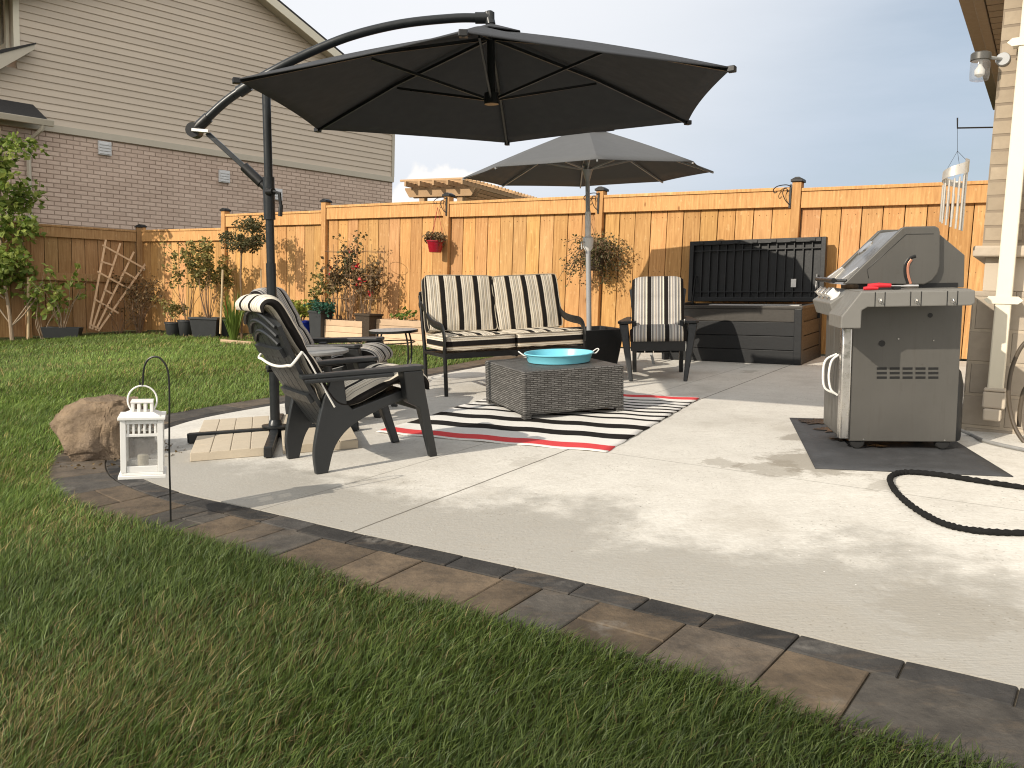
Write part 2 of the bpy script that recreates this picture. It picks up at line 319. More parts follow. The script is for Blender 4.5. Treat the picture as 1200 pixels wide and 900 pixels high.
def mat_stripe(name, stops, period):
    m, n, l, b = M(name); setp(b, .9, 0, .15)
    a = attr(n, 'stripe').outputs['Fac']
    f = math_(n, l, 'FRACT', math_(n, l, 'DIVIDE', a, period)) if period else a
    rp = n.new('ShaderNodeValToRGB'); rp.color_ramp.interpolation = 'CONSTANT'; l.new(f, rp.inputs[0])
    el = rp.color_ramp.elements
    while len(el) > 1: el.remove(el[-1])
    el[0].position = stops[0][0]; el[0].color = (*stops[0][1], 1)
    for p, c in stops[1:]:
        e = el.new(p); e.color = (*c, 1)
    v = ocoord(n, l); f3 = noise(n, l, 250, 2, v)
    c = mix(n, l, mrange(n, l, f3, .3, .7, 0, .35), rp.outputs[0], mix(n, l, 1.0, rp.outputs[0], (.62, .60, .58), 'MULTIPLY'))
    l.new(c, b.inputs['Base Color']); bump(n, l, b, f3, .3, .002)
    return m
BK = (.016, .014, .013); CRM = (.74, .68, .57); TAN = (.36, .28, .19); GRY = (.20, .19, .18); PALE = (.55, .49, .39)
MAT['stripe_cream'] = mat_stripe('cream_striped_canvas', [(0, BK), (.28, CRM), (.36, TAN), (.39, CRM), (.47, GRY), (.50, PALE), (.56, GRY), (.59, CRM), (.66, TAN), (.69, PALE), (.75, GRY), (.78, CRM), (.86, TAN), (.89, CRM), (.96, TAN)], .158)
G1 = (.34, .33, .32); G2 = (.56, .54, .51); DK = (.10, .095, .09); RST = (.30, .22, .18)
MAT['stripe_grey'] = mat_stripe('grey_striped_canvas', [(0, BK), (.25, G2), (.30, DK), (.34, G1), (.42, CRM), (.46, G1), (.52, RST), (.55, G2), (.62, G1), (.66, DK), (.69, G1), (.77, CRM), (.82, DK), (.86, G1), (.93, CRM)], .162)
MAT['stripe_white'] = mat_stripe('white_striped_canvas', [(0, BK), (.25, CRM), (.45, GRY), (.48, CRM), (.62, TAN), (.65, CRM), (.85, GRY), (.88, CRM)], .162)
WHT = (.78, .77, .74); RD = (.70, .075, .08)
RUGS = [(0, WHT), (.012, RD), (.075, WHT), (.165, BK), (.235, WHT), (.32, BK), (.385, WHT), (.47, BK), (.50, WHT), (.55, BK), (.575, WHT), (.62, BK), (.645, WHT), (.68, BK), (.705, WHT), (.74, BK), (.765, WHT), (.80, BK), (.82, WHT), (.86, BK), (.88, WHT), (.93, RD), (.988, WHT)]
MAT['rug'] = mat_stripe('woven_striped_rug', RUGS, 0)

def mat_wicker():
    m, n, l, b = M('grey_resin_wicker'); setp(b, .5, 0, .4)
    t = n.new('ShaderNodeTexCoord'); s = n.new('ShaderNodeSeparateXYZ'); l.new(t.outputs['Object'], s.inputs[0])
    g = n.new('ShaderNodeNewGeometry'); tn = n.new('ShaderNodeSeparateXYZ'); l.new(t.outputs['Normal'], tn.inputs[0])
    up = math_(n, l, 'GREATER_THAN', tn.outputs[2], .6)
    side = n.new('ShaderNodeCombineXYZ'); l.new(math_(n, l, 'ADD', s.outputs[0], s.outputs[1]), side.inputs[0]); l.new(s.outputs[2], side.inputs[1])
    top = n.new('ShaderNodeCombineXYZ'); l.new(s.outputs[0], top.inputs[0]); l.new(s.outputs[1], top.inputs[1])
    vm = n.new('ShaderNodeMix'); vm.data_type = 'VECTOR'; l.new(up, vm.inputs[0]); l.new(side.outputs[0], vm.inputs[4]); l.new(top.outputs[0], vm.inputs[5])
    br = n.new('ShaderNodeTexBrick'); l.new(vm.outputs[1], br.inputs['Vector']); br.offset = .5
    br.inputs['Scale'].default_value = 1; br.inputs['Brick Width'].default_value = .052; br.inputs['Row Height'].default_value = .0135; br.inputs['Mortar Size'].default_value = .0034; br.inputs['Mortar Smooth'].default_value = .6
    br.inputs['Color1'].default_value = (.115, .112, .106, 1); br.inputs['Color2'].default_value = (.25, .243, .232, 1); br.inputs['Mortar'].default_value = (.03, .028, .025, 1)
    f = noise(n, l, 45, 3, t.outputs['Object']); 
    l.new(mix(n, l, mrange(n, l, f, .35, .65, 0, .4), br.outputs['Color'], (.06, .055, .05)), b.inputs['Base Color'])
    bump(n, l, b, math_(n, l, 'SUBTRACT', 1.0, br.outputs['Fac']), .9, .008); return m
MAT['wicker'] = mat_wicker()
def mat_rock():
    m, n, l, b = M('sandstone_boulder'); setp(b, .9, 0, .2)
    v = ocoord(n, l); f = noise(n, l, 5, 8, v, .65); f2 = noise(n, l, 2.2, 5, v)
    c = mix(n, l, mrange(n, l, f, .3, .7), (.115, .085, .06), (.40, .295, .195)); c = mix(n, l, mrange(n, l, f2, .52, .68, 0, .7), c, (.15, .125, .11))
    v2 = n.new('ShaderNodeTexVoronoi'); v2.feature = 'DISTANCE_TO_EDGE'; v2.inputs['Scale'].default_value = 4; l.new(v, v2.inputs['Vector'])
    c = mix(n, l, mrange(n, l, v2.outputs['Distance'], 0, .02, .12, 0), c, (.08, .06, .05))
    l.new(c, b.inputs['Base Color']); bump(n, l, b, math_(n, l, 'MULTIPLY_ADD', noise(n, l, 28, 6, v, .7), .35, f), 1.0, .07); return m
MAT['rock'] = mat_rock()
MAT['tan_paver'] = simple('tan_patio_stone', (.50, .43, .33), .9, var=.1, vs=14, bs=.4, bscale=90)
MAT['mat'] = simple('charcoal_grill_mat', (.045, .047, .051), .7, var=.55, vs=9, bs=.4, bscale=150)
def mat_grease():
    return simple('burnt_grease', (.012, .009, .007), .3, var=.5, vs=12)
MAT['grease'] = mat_grease()
def mat_glass(name, rough=.02):
    m, n, l, b = M(name); setp(b, rough); b.inputs['Transmission Weight'].default_value = 1.0; b.inputs['IOR'].default_value = 1.45
    tr = n.new('ShaderNodeBsdfTransparent'); ms = n.new('ShaderNodeMixShader'); ms.inputs[0].default_value = .72
    b.inputs['Transmission Weight'].default_value = 0; b.inputs['Base Color'].default_value = (.3, .3, .3, 1); setp(b, .06, 0, .7)
    l.new(b.outputs[0], ms.inputs[1]); l.new(tr.outputs[0], ms.inputs[2]); l.new(ms.outputs[0], n['Material Output'].inputs[0]); return m
MAT['glass'] = mat_glass('thin_glass')

# ------------------------------------------------------------------ mesh builder
class MB:
    def __init__(s): s.v = []; s.f = []; s.t = []; s.st = {}; s.tint = 1.0
    def add(s, vs, fs, mtx=None, stripe=None):
        o = len(s.v)
        for i, p in enumerate(vs):
            p = Vector(p); s.v.append(tuple(mtx @ p if mtx else p))
            if stripe is not None: s.st[o + i] = stripe[i]
        for f in fs: s.f.append(tuple(o + k for k in f)); s.t.append(s.tint)
        return s
    def box(s, lo, hi, mtx=None):
        (a, b, c), (d, e, f) = lo, hi
        return s.add([(a, b, c), (d, b, c), (d, e, c), (a, e, c), (a, b, f), (d, b, f), (d, e, f), (a, e, f)],
                     [(0, 3, 2, 1), (4, 5, 6, 7), (0, 1, 5, 4), (1, 2, 6, 5), (2, 3, 7, 6), (3, 0, 4, 7)], mtx)
    def bar(s, p, q, w, h, up=(0, 0, 1)):
        p, q = Vector(p), Vector(q); d = (q - p); ln = d.length; d.normalize(); u = Vector(up)
        x = d.cross(u)
        if x.length < 1e-4: x = d.cross(Vector((1, 0, 0)))
        x.normalize(); u = x.cross(d)
        m = Matrix((( x.x, d.x, u.x, p.x), (x.y, d.y, u.y, p.y), (x.z, d.z, u.z, p.z), (0, 0, 0, 1)))
        return s.box((-w / 2, 0, -h / 2), (w / 2, ln, h / 2), m)
    def tube(s, path, r, n=10, cap=True, flat=1.0, up=(0, 0, 1)):
        P = [Vector(p) for p in path]; rs = r if isinstance(r, (list, tuple)) else [r] * len(P)
        vs = []; fs = []; px = None
        for i, p in enumerate(P):
            d = (P[min(i + 1, len(P) - 1)] - P[max(i - 1, 0)]).normalized()
            if px is None:
                x = d.cross(Vector(up))
                if x.length < 1e-3: x = d.cross(Vector((1, 0, 0)))
            else: x = px - d * px.dot(d)
            x.normalize(); y = d.cross(x); px = x
            for k in range(n):
                a = 2 * PI * k / n; vs.append(p + (x * math.cos(a) + y * math.sin(a) * flat) * rs[i])
        for i in range(len(P) - 1):
            for k in range(n): fs.append((i * n + k, i * n + (k + 1) % n, (i + 1) * n + (k + 1) % n, (i + 1) * n + k))
        if cap: fs.append(tuple(range(n - 1, -1, -1))); fs.append(tuple((len(P) - 1) * n + k for k in range(n)))
        return s.add(vs, fs)
    def lathe(s, prof, n=28, mtx=None, cap=True):
        vs = []; fs = []
        for r, z in prof:
            for k in range(n): a = 2 * PI * k / n; vs.append((r * math.cos(a), r * math.sin(a), z))
        for i in range(len(prof) - 1):
            for k in range(n): fs.append((i * n + k, i * n + (k + 1) % n, (i + 1) * n + (k + 1) % n, (i + 1) * n + k))
        if cap: fs.append(tuple(range(n - 1, -1, -1))); fs.append(tuple((len(prof) - 1) * n + k for k in range(n)))
        return s.add(vs, fs, mtx)
    def prism(s, poly, a, b, axis='y', mtx=None):   # poly in (u,w) extruded a..b along axis
        n = len(poly); vs = []
        for t in (a, b):
            for u, w in poly: vs.append((u, t, w) if axis == 'y' else ((t, u, w) if axis == 'x' else (u, w, t)))
        fs = [tuple(range(n)), tuple(range(2 * n - 1, n - 1, -1))] + [((i + 1) % n, i, n + i, n + (i + 1) % n) for i in range(n)]
        return s.add(vs, fs, mtx)
    def ball(s, c, r, n=12, sc=(1, 1, 1)):
        prof = [(max(1e-4, math.sin(PI * i / 8)), -math.cos(PI * i / 8)) for i in range(9)]
        m = Matrix.Translation(c) @ Matrix.Diagonal((r * sc[0], r * sc[1], r * sc[2], 1)); return s.lathe(prof, n, m)
    def sphere_leaf(s): pass
    def leaf(s, p, size, rnd, droop=0.0):
        d = Vector((rnd.gauss(0, 1), rnd.gauss(0, 1), rnd.gauss(0, .7) - droop)).normalized()
        u = d.cross(Vector((rnd.gauss(0, 1), rnd.gauss(0, 1), rnd.gauss(0, 1)))).normalized(); w = d.cross(u)
        p = Vector(p); sz = size * rnd.uniform(.6, 1.25); s.tint = rnd.random() ** 1.3
        return s.add([p, p + d * sz * .5 + u * sz * .36 + w * sz * .1, p + d * sz, p + d * sz * .5 - u * sz * .36 + w * sz * .1], [(0, 1, 2), (0, 2, 3)])
    def build(s, name, mt, parent=None, smooth=True, bev=0, mtx=None, sub=0, ang=40, solid=0):
        me = bpy.data.meshes.new(name); me.from_pydata(s.v, [], s.f); me.update()
        if bev == 0 and len(s.f) < 60000:
            bm = bmesh.new(); bm.from_mesh(me); bmesh.ops.recalc_face_normals(bm, faces=bm.faces); bm.to_mesh(me); bm.free()
        else:
            bm = bmesh.new(); bm.from_mesh(me); bmesh.ops.recalc_face_normals(bm, faces=bm.faces); bm.to_mesh(me); bm.free()
        a = me.attributes.new('tint', 'FLOAT_COLOR', 'FACE') if any(isinstance(t, tuple) for t in s.t) else None
        if a:
            for i, t in enumerate(s.t): a.data[i].color = (*t, 1) if isinstance(t, tuple) else (t, t, t, 1)
        else:
            a = me.attributes.new('tint', 'FLOAT', 'FACE'); a.data.foreach_set('value', s.t)
        if s.st:
            b = me.attributes.new('stripe', 'FLOAT', 'POINT')
            for i in range(len(s.v)): b.data[i].value = s.st.get(i, 0.0)
        me.materials.append(MAT[mt] if isinstance(mt, str) else mt)
        if smooth:
            me.polygons.foreach_set('use_smooth', [True] * len(me.polygons)); me.set_sharp_from_angle(angle=R_(ang))
        o = bpy.data.objects.new(name, me); COL.objects.link(o)
        if parent: o.parent = parent
        if mtx: o.matrix_world = mtx
        if solid:
            md = o.modifiers.new('thick', 'SOLIDIFY'); md.thickness = solid; md.offset = 0
        if sub:
            md = o.modifiers.new('sub', 'SUBSURF'); md.levels = sub; md.render_levels = sub
        if bev:
            md = o.modifiers.new('bevel', 'BEVEL'); md.width = bev; md.segments = 2; md.limit_method = 'ANGLE'; md.angle_limit = R_(35); md.harden_normals = False
        return o
def tag(o, label=None, cat=None, group=None, kind=None):
    if label: o['label'] = label
    if cat: o['category'] = cat
    if group: o['group'] = group
    if kind: o['kind'] = kind
    return o
def thing(name, label, cat, mtx, group=None):
    o = bpy.data.objects.new(name, None); COL.objects.link(o); o.empty_display_size = .1
    o.matrix_world = mtx; return tag(o, label, cat, group)
def kids(o): return [c for c in bpy.data.objects if c.parent == o]
def copy_tree(o, parent=None):
    c = o.copy(); COL.objects.link(c); c.parent = parent
    for ch in kids(o): copy_tree(ch, c)
    return c
def structure(o): o['kind'] = 'structure'; return o
def catmull(P, n=12):
    P = [Vector(p) for p in P]; Q = [P[0] * 2 - P[1]] + P + [P[-1] * 2 - P[-2]]; out = []
    for i in range(1, len(Q) - 2):
        a, b, c, d = Q[i - 1:i + 3]
        for k in range(n):
            t = k / n; out.append(.5 * ((2 * b) + (c - a) * t + (2 * a - 5 * b + 4 * c - d) * t * t + (3 * b - a - 3 * c + d) * t ** 3))
    out.append(P[-1]); return out

# ------------------------------------------------------------------ ground
INNER = [(3.3, .55), (2.2, 1.32), (1.3, 1.99), (1.04, 2.17), (.74, 2.4), (.28, 2.74), (-.3, 3.13), (-.69, 3.39), (-1.14, 3.71), (-1.64, 4.06), (-2.04, 4.47), (-2.29, 4.95), (-2.40, 5.38), (-2.39, 5.74), (-2.28, 6.15), (-1.95, 6.62), (-1.48, 7.18), (-1.0, 8.0), (-.4, 8.88), (.05, 9.6), (.4, 10.4), (.62, 11.08)]
def resample(P, step):
    P = catmull([(x, y, 0) for x, y in P], 16); out = [P[0]]; acc = 0
    for a, b in zip(P, P[1:]):
        seg = (b - a).length
        while acc + seg >= step:
            t = (step - acc) / seg; a = a.lerp(b, t); out.append(a.copy()); seg = (b - a).length; acc = 0
        acc += seg
    return out
EDGE = resample(INNER, .02)
def edge_n(i):
    d = (EDGE[min(i + 2, len(EDGE) - 1)] - EDGE[max(i - 2, 0)]).normalized(); return Vector((-d.y, d.x, 0))   # points into the lawn? fixed below
_s = 1 if (edge_n(len(EDGE) // 3) .dot(Vector((-1, -1, 0))) > 0) else -1
def off_pt(i, w): return EDGE[i] + edge_n(i) * _s * w
OUTER = [off_pt(i, .42) for i in range(0, len(EDGE), 5)]
def ground():
    xs = sorted(set([-600, -250, -100, -50, -25] + [-14 + i for i in range(24)] + [20, 40, 90, 250, 600])); ys = sorted(set([-300, -60, -20] + [-6 + i for i in range(26)] + [30, 60, 150, 400, 1200]))
    mb = MB(); vs = [(x, y, zg(x, y)) for y in ys for x in xs]; n = len(xs)
    fs = [(j * n + i, j * n + i + 1, (j + 1) * n + i + 1, (j + 1) * n + i) for j in range(len(ys) - 1) for i in range(n - 1)]
    mb.add(vs, fs); structure(mb.build('lawn', 'turf', smooth=False))
ground()
def patio():
    poly = [(p.x, p.y) for p in EDGE[::4]] + [(.66, 11.05), (4.9, 8.3), (9, 6), (9, -4), (6, -2.5)]
    bm = bmesh.new(); vs = [bm.verts.new((x, y, zg(x, y) + .016)) for x, y in poly]; f = bm.faces.new(vs)
    r = bmesh.ops.extrude_face_region(bm, geom=[f]); 
    for g in r['geom']:
        if isinstance(g, bmesh.types.BMVert): g.co.z -= .03
    bmesh.ops.recalc_face_normals(bm, faces=bm.faces)
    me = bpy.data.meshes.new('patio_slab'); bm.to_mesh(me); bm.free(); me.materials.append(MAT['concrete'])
    o = bpy.data.objects.new('patio_slab', me); COL.objects.link(o); structure(o)
patio()
SL = .016                            # top of the slab above the ground sheet
def border():
    rnd = random.Random(3)
    base = MB(); n = len(EDGE)
    vs = []; 
    for i in range(0, n, 5):
        for w in (.002, .43): p = off_pt(i, w); vs.append((p.x, p.y, zg(p.x, p.y) + .005))
    base.add(vs, [(2 * k, 2 * k + 1, 2 * k + 3, 2 * k + 2) for k in range(len(vs) // 2 - 1)])
    structure(base.build('paver_bedding', 'sand', smooth=False))
    mb = MB()
    def stone(i0, i1, w0, w1, col):
        g = .0028; m = max(1, (i1 - i0) // 5); idx = [round(i0 + (i1 - i0) * k / m) for k in range(m + 1)]
        hz = .014 + rnd.uniform(-.0015, .002); mb.tint = col
        top = []; bot = []
        for w, sg in ((w0, 1), (w1, -1)):
            for inset, z, lst in ((.0035, hz, top), (.0, hz - .0035, bot)):
                row = []
                for k, i in enumerate(idx):
                    p = off_pt(i, w + sg * (g + inset)); d = (EDGE[min(i + 1, n - 1)] - EDGE[max(i - 1, 0)]).normalized()
                    if k == 0: p = p + d * (g + inset)
                    if k == m: p = p - d * (g + inset)
                    row.append((p.x, p.y, zg(p.x, p.y) + z))
                lst.append(row)
        ta, tb = top; ba, bb = bot; k = m + 1
        V = ta + tb + ba + bb; F = []
        low = [(x, y, z - .012) for x, y, z in ba + bb]; V += low
        for j in range(m):
            F.append((j, j + 1, k + j + 1, k + j)); F.append((j + 1, j, 2 * k + j, 2 * k + j + 1)); F.append((k + j, k + j + 1, 3 * k + j + 1, 3 * k + j))
            F.append((2 * k + j + 1, 2 * k + j, 4 * k + j, 4 * k + j + 1)); F.append((3 * k + j, 3 * k + j + 1, 5 * k + j + 1, 5 * k + j))
        for e, rv in ((0, False), (m, True)):
            F.append((e, k + e, 3 * k + e, 2 * k + e)); F.append((2 * k + e, 3 * k + e, 5 * k + e, 4 * k + e))
        mb.add(V, F)
    i = 0
    while i < n - 2:                                  # dark inner course
        j = min(n - 1, i + int(rnd.uniform(11, 15)))
        b = rnd.choice([.022, .028, .034, .045, .06]); stone(i, j, 0.0, .115, (b, b * .97, b * .95)); i = j
    i = 0
    while i < n - 2:                                  # broad outer course, mixed sizes
        L_ = rnd.choice([8, 11, 15, 18, 22]); j = min(n - 1, i + L_)
        q = rnd.random()
        col = (.108, .083, .058) if q < .45 else ((.088, .073, .058) if q < .75 else (.066, .061, .055))
        k = rnd.uniform(.75, 1.28); col = tuple(c * k for c in col)
        if L_ < 16 and rnd.random() < .3:
            stone(i, j, .115, .26, col); stone(i, j, .26, .42, tuple(c * .82 for c in col))
        else: stone(i, j, .115, .42, col)
        i = j
    structure(mb.build('paver_border', 'paver', smooth=False))
border()
def inside(px, py, poly):
    r = np.zeros(px.shape, bool); n = len(poly)
    for i in range(n):
        x1, y1 = poly[i]; x2, y2 = poly[(i + 1) % n]
        c = ((y1 > py) != (y2 > py)) & (px < (x2 - x1) * (py - y1) / (y2 - y1 + 1e-12) + x1); r ^= c
    return r
FP = [FO + k * 2.442 * FU for k in range(-2, 7)]       # fence posts on plan
LFU = np.array([-.82, -.57]); CORNER = FP[7]
def grass():
    rng = np.random.default_rng(5)
    pat = [(p.x, p.y) for p in [off_pt(i, .40) for i in range(0, len(EDGE), 5)]] + [(.66, 11.2), (9, 6), (9, -4), (6, -2.5)]
    X = []; Y = []; S = []
    # rings of falling density, longer and broader tufts far away
    for (d0, d1, dens, sc) in ((1.2, 2.6, 24000, .80), (2.6, 3.7, 17000, .88), (3.7, 5.5, 9500, 1.0), (5.5, 8, 5000, 1.2), (8, 12, 2500, 1.5), (12, 18.5, 1300, 1.9)):
        a0, a1 = R_(50), R_(137); area = .5 * (a1 - a0) * (d1 ** 2 - d0 ** 2); nn = int(area * dens)
        r = np.sqrt(rng.uniform(d0 ** 2, d1 ** 2, nn)); a = rng.uniform(a0, a1, nn); x = r * np.cos(a); y = r * np.sin(a)
        X.append(x); Y.append(y); S.append(np.full(nn, sc))
    X = np.concatenate(X); Y = np.concatenate(Y); S = np.concatenate(S)
    def keep(m):
        nonlocal X, Y, S
        X, Y, S = X[m], Y[m], S[m]
    keep(~inside(X, Y, pat))
    keep(((np.array([X, Y]).T - FO) @ FN) < -.12)
    ln = np.array([-LFU[1], LFU[0]]); ln = ln if ln @ (np.array([0, 5]) - CORNER) > 0 else -ln
    keep(((np.array([X, Y]).T - CORNER) @ ln) > .25)
    # dirt strip along the fences, boulder
    keep(~((((np.array([X, Y]).T - FO) @ FN) > -.75) & (X < -1.2) & (rng.random(len(X)) < .85)))
    keep(~((((np.array([X, Y]).T - CORNER) @ ln) < .8) & (rng.random(len(X)) < .85)))
    keep(((X + 2.45) / .27) ** 2 + ((Y - 4.95) / .22) ** 2 > 1)
    n = len(X)
    def fbm(x, y, s, seed):
        r2 = np.random.default_rng(seed); out = np.zeros_like(x)
        for o in range(4):
            for _ in range(3):
                k = r2.normal(0, 1, 2) * s * 2 ** o; out += np.sin(k[0] * x + k[1] * y + r2.uniform(0, 6.3)) * .5 ** o
        return out / 3.2
    lie = fbm(X, Y, 1.1, 1); dry = fbm(X, Y, 1.5, 2) + .35 * fbm(X, Y, 5, 8); dens = fbm(X, Y, 2.4, 3)
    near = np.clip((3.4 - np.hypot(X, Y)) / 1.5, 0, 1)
    hgt = (.050 + .016 * dens + rng.normal(0, .009, n)) * (1 + .12 * near); hgt = np.clip(hgt, .014, .085) * (.86 + .14 * S) * rng.uniform(.62, 1.08, n)
    ang = .6 + 1.3 * lie + rng.normal(0, .85, n); lean = np.clip(rng.normal(.70, .32, n), .05, 1.45); flat = rng.random(n) < .12; lean[flat] = rng.uniform(1.3, 1.7, flat.sum()); hgt[flat] *= .62
    dx, dy = np.cos(ang), np.sin(ang); wd = rng.uniform(.0010, .0026, n) * S; tw = rng.uniform(0, 6.28, n); wx, wy = np.cos(tw) * wd, np.sin(tw) * wd
    Z = GA * X + GB * Y + .001
    V = np.empty((n, 5, 3), np.float32)
    h1 = hgt * .55; o1 = h1 * lean * .55; o2 = hgt * lean * 1.05; hz = hgt * np.sqrt(np.clip(1.25 - lean * .55, .3, 1))
    for k, (ox, oy, oz, w) in enumerate(((0, 0, 0, 1), (0, 0, 0, -1), (o1, o1, h1, .85), (o1, o1, h1, -.85), (o2, o2, hz, 0))):
        V[:, k, 0] = X + dx * ox + wx * w; V[:, k, 1] = Y + dy * oy + wy * w; V[:, k, 2] = Z + oz
    base = np.arange(n, dtype=np.int32)[:, None] * 5
    loops = (base + np.array([0, 1, 3, 2, 2, 3, 4], np.int32)).ravel()
    starts = np.empty((n, 2), np.int32); starts[:, 0] = np.arange(n) * 7; starts[:, 1] = starts[:, 0] + 4
    me = bpy.data.meshes.new('grass'); me.vertices.add(n * 5); me.loops.add(n * 7); me.polygons.add(n * 2)
    me.vertices.foreach_set('co', V.ravel()); me.loops.foreach_set('vertex_index', loops); me.polygons.foreach_set('loop_start', starts.ravel())
    me.update(calc_edges=True)
    t = rng.random(n); g1 = np.array([.042, .080, .012]); g2 = np.array([.165, .225, .050]); st = np.array([.27, .21, .085])
    c = g1 + (g2 - g1) * t[:, None] ** 1.2
    pdry = np.clip(.03 + .20 * dry + .26 * near * np.clip(-X + .2, 0, 1.4) * (np.hypot(X, Y) < 2.9), 0.02, .62)
    isd = rng.random(n) < pdry; c[isd] = (st * rng.uniform(.40, 1.25, (n, 1)))[isd]; c[flat] = (np.array([.15, .115, .05]) * rng.uniform(.3, 1.3, (n, 1)))[flat]
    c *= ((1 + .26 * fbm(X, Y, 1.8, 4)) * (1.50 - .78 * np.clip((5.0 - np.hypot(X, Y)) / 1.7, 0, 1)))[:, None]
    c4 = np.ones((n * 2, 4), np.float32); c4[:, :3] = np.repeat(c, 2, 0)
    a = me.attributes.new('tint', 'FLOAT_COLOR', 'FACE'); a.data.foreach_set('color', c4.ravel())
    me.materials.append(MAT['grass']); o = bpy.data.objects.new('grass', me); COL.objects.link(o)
    o['kind'] = 'stuff'; o['label'] = 'short green lawn grass with straw coloured patches around the patio'
grass()

# ------------------------------------------------------------------ fences
def panel(mb_boards, x0, x1, ztop, zb0, zb1, nb, rnd, y=0.0):
    w = (x1 - x0) / nb
    for k in range(nb):
        a = x0 + w * k; b = a + w; zb = zb0 + (zb1 - zb0) * (k + .5) / nb
        mb_boards.tint = rnd.uniform(.82, 1.12) * np.array([1, rnd.uniform(.95, 1.04), rnd.uniform(.88, 1.06)]); mb_boards.tint = tuple(float(c) for c in mb_boards.tint)
        yy = y + (.0 if k % 2 else .004)
        mb_boards.box((a + .0045, yy - .018, zb + .03), (b - .0045, yy, ztop - .03))
    mb_boards.tint = (.22, .20, .19)
    for k in range(nb):
        for zz in (ztop - .28, .5 * (ztop + zb0), zb0 + .22):
            for q in (.3, .7): xx = x0 + w * (k + q); mb_boards.box((xx - .004, y + .0002, zz - .004), (xx + .004, y + .0065, zz + .004))
    mb_boards.tint = (.35, .33, .3); mb_boards.box((x0, y - .034, max(zb0, zb1) + .05), (x1, y - .021, ztop - .06))
def fence(label, origin, u, lens, tops, mid=False, seed=1, mt='fence'):
    rnd = random.Random(seed); rz = math.atan2(u[1], u[0])
    rt = thing('wooden_fence', label, 'fence', plumb(origin[0], origin[1], rz)); z0 = zg(*origin)
    xs = [0]
    for l_ in lens: xs.append(xs[-1] + l_)
    G = lambda x: zg(origin[0] + u[0] * x, origin[1] + u[1] * x) - z0
    # local y must point to the yard
    sgn = 1
    for i, l_ in enumerate(lens):
        zt = tops[i] - z0; a, b = xs[i] + .055, xs[i + 1] - .055
        mb = MB(); panel(mb, a, b, zt, G(xs[i]), G(xs[i + 1]), max(5, round(l_ / .222)), rnd); p = mb.build('board_panel', mt, rt, smooth=False, bev=.003)
        r = MB(); r.tint = (1.08, 1.08, 1.06); r.box((a + .001, .012, zt - .20), (b - .001, .048, zt - .022)); r.build('top_rail', mt, rt, smooth=False, bev=.004)
        r = MB(); r.tint = (1.12, 1.13, 1.12); r.box((a + .001, -.05, zt - .020), (b - .001, .062, zt + .016)); r.build('cap_rail', mt, rt, smooth=False, bev=.004)
        if mid:
            r = MB(); r.tint = (.95, .95, .95); zm = .5 * (zt + G(xs[i])) + .04; r.box((a + .001, .012, zm - .07), (b - .001, .048, zm + .07)); r.build('middle_rail', mt, rt, smooth=False, bev=.004)
    for i, x in enumerate(xs):
        zt = max(tops[max(0, i - 1)], tops[min(i, len(tops) - 1)]) - z0 + .07
        m = MB(); m.tint = (.92, .90, .86); m.box((x - .05, -.05, G(x) - .05), (x + .05, .066, zt)); po = m.build('post', mt, rt, smooth=False, bev=.005)
        c = MB(); c.box((x - .066, -.066, zt + .001), (x + .066, .082, zt + .03)); c.prism([(x - .066, zt + .031), (x + .066, zt + .031), (x + .02, zt + .055), (x - .02, zt + .055)], -.05, .066); c.build('post_cap', 'blackmetal', po, smooth=False, bev=.004)
    return rt
FP0 = FP[1]                     # post right of the storage box, hidden by the house
fence('long honey-coloured board fence along the back of the yard behind the patio furniture', FP0, FU, [2.442] * 6, [2.37, 2.385, 2.385, 2.405, 2.333, 2.10], seed=4)
fence('short shaded brown board fence with a middle rail behind the fan trellis', CORNER + LFU * .06, LFU, [1.86, 2.44, 2.44], [2.09, 2.10, 2.10], mid=True, seed=9, mt='fence_brown')

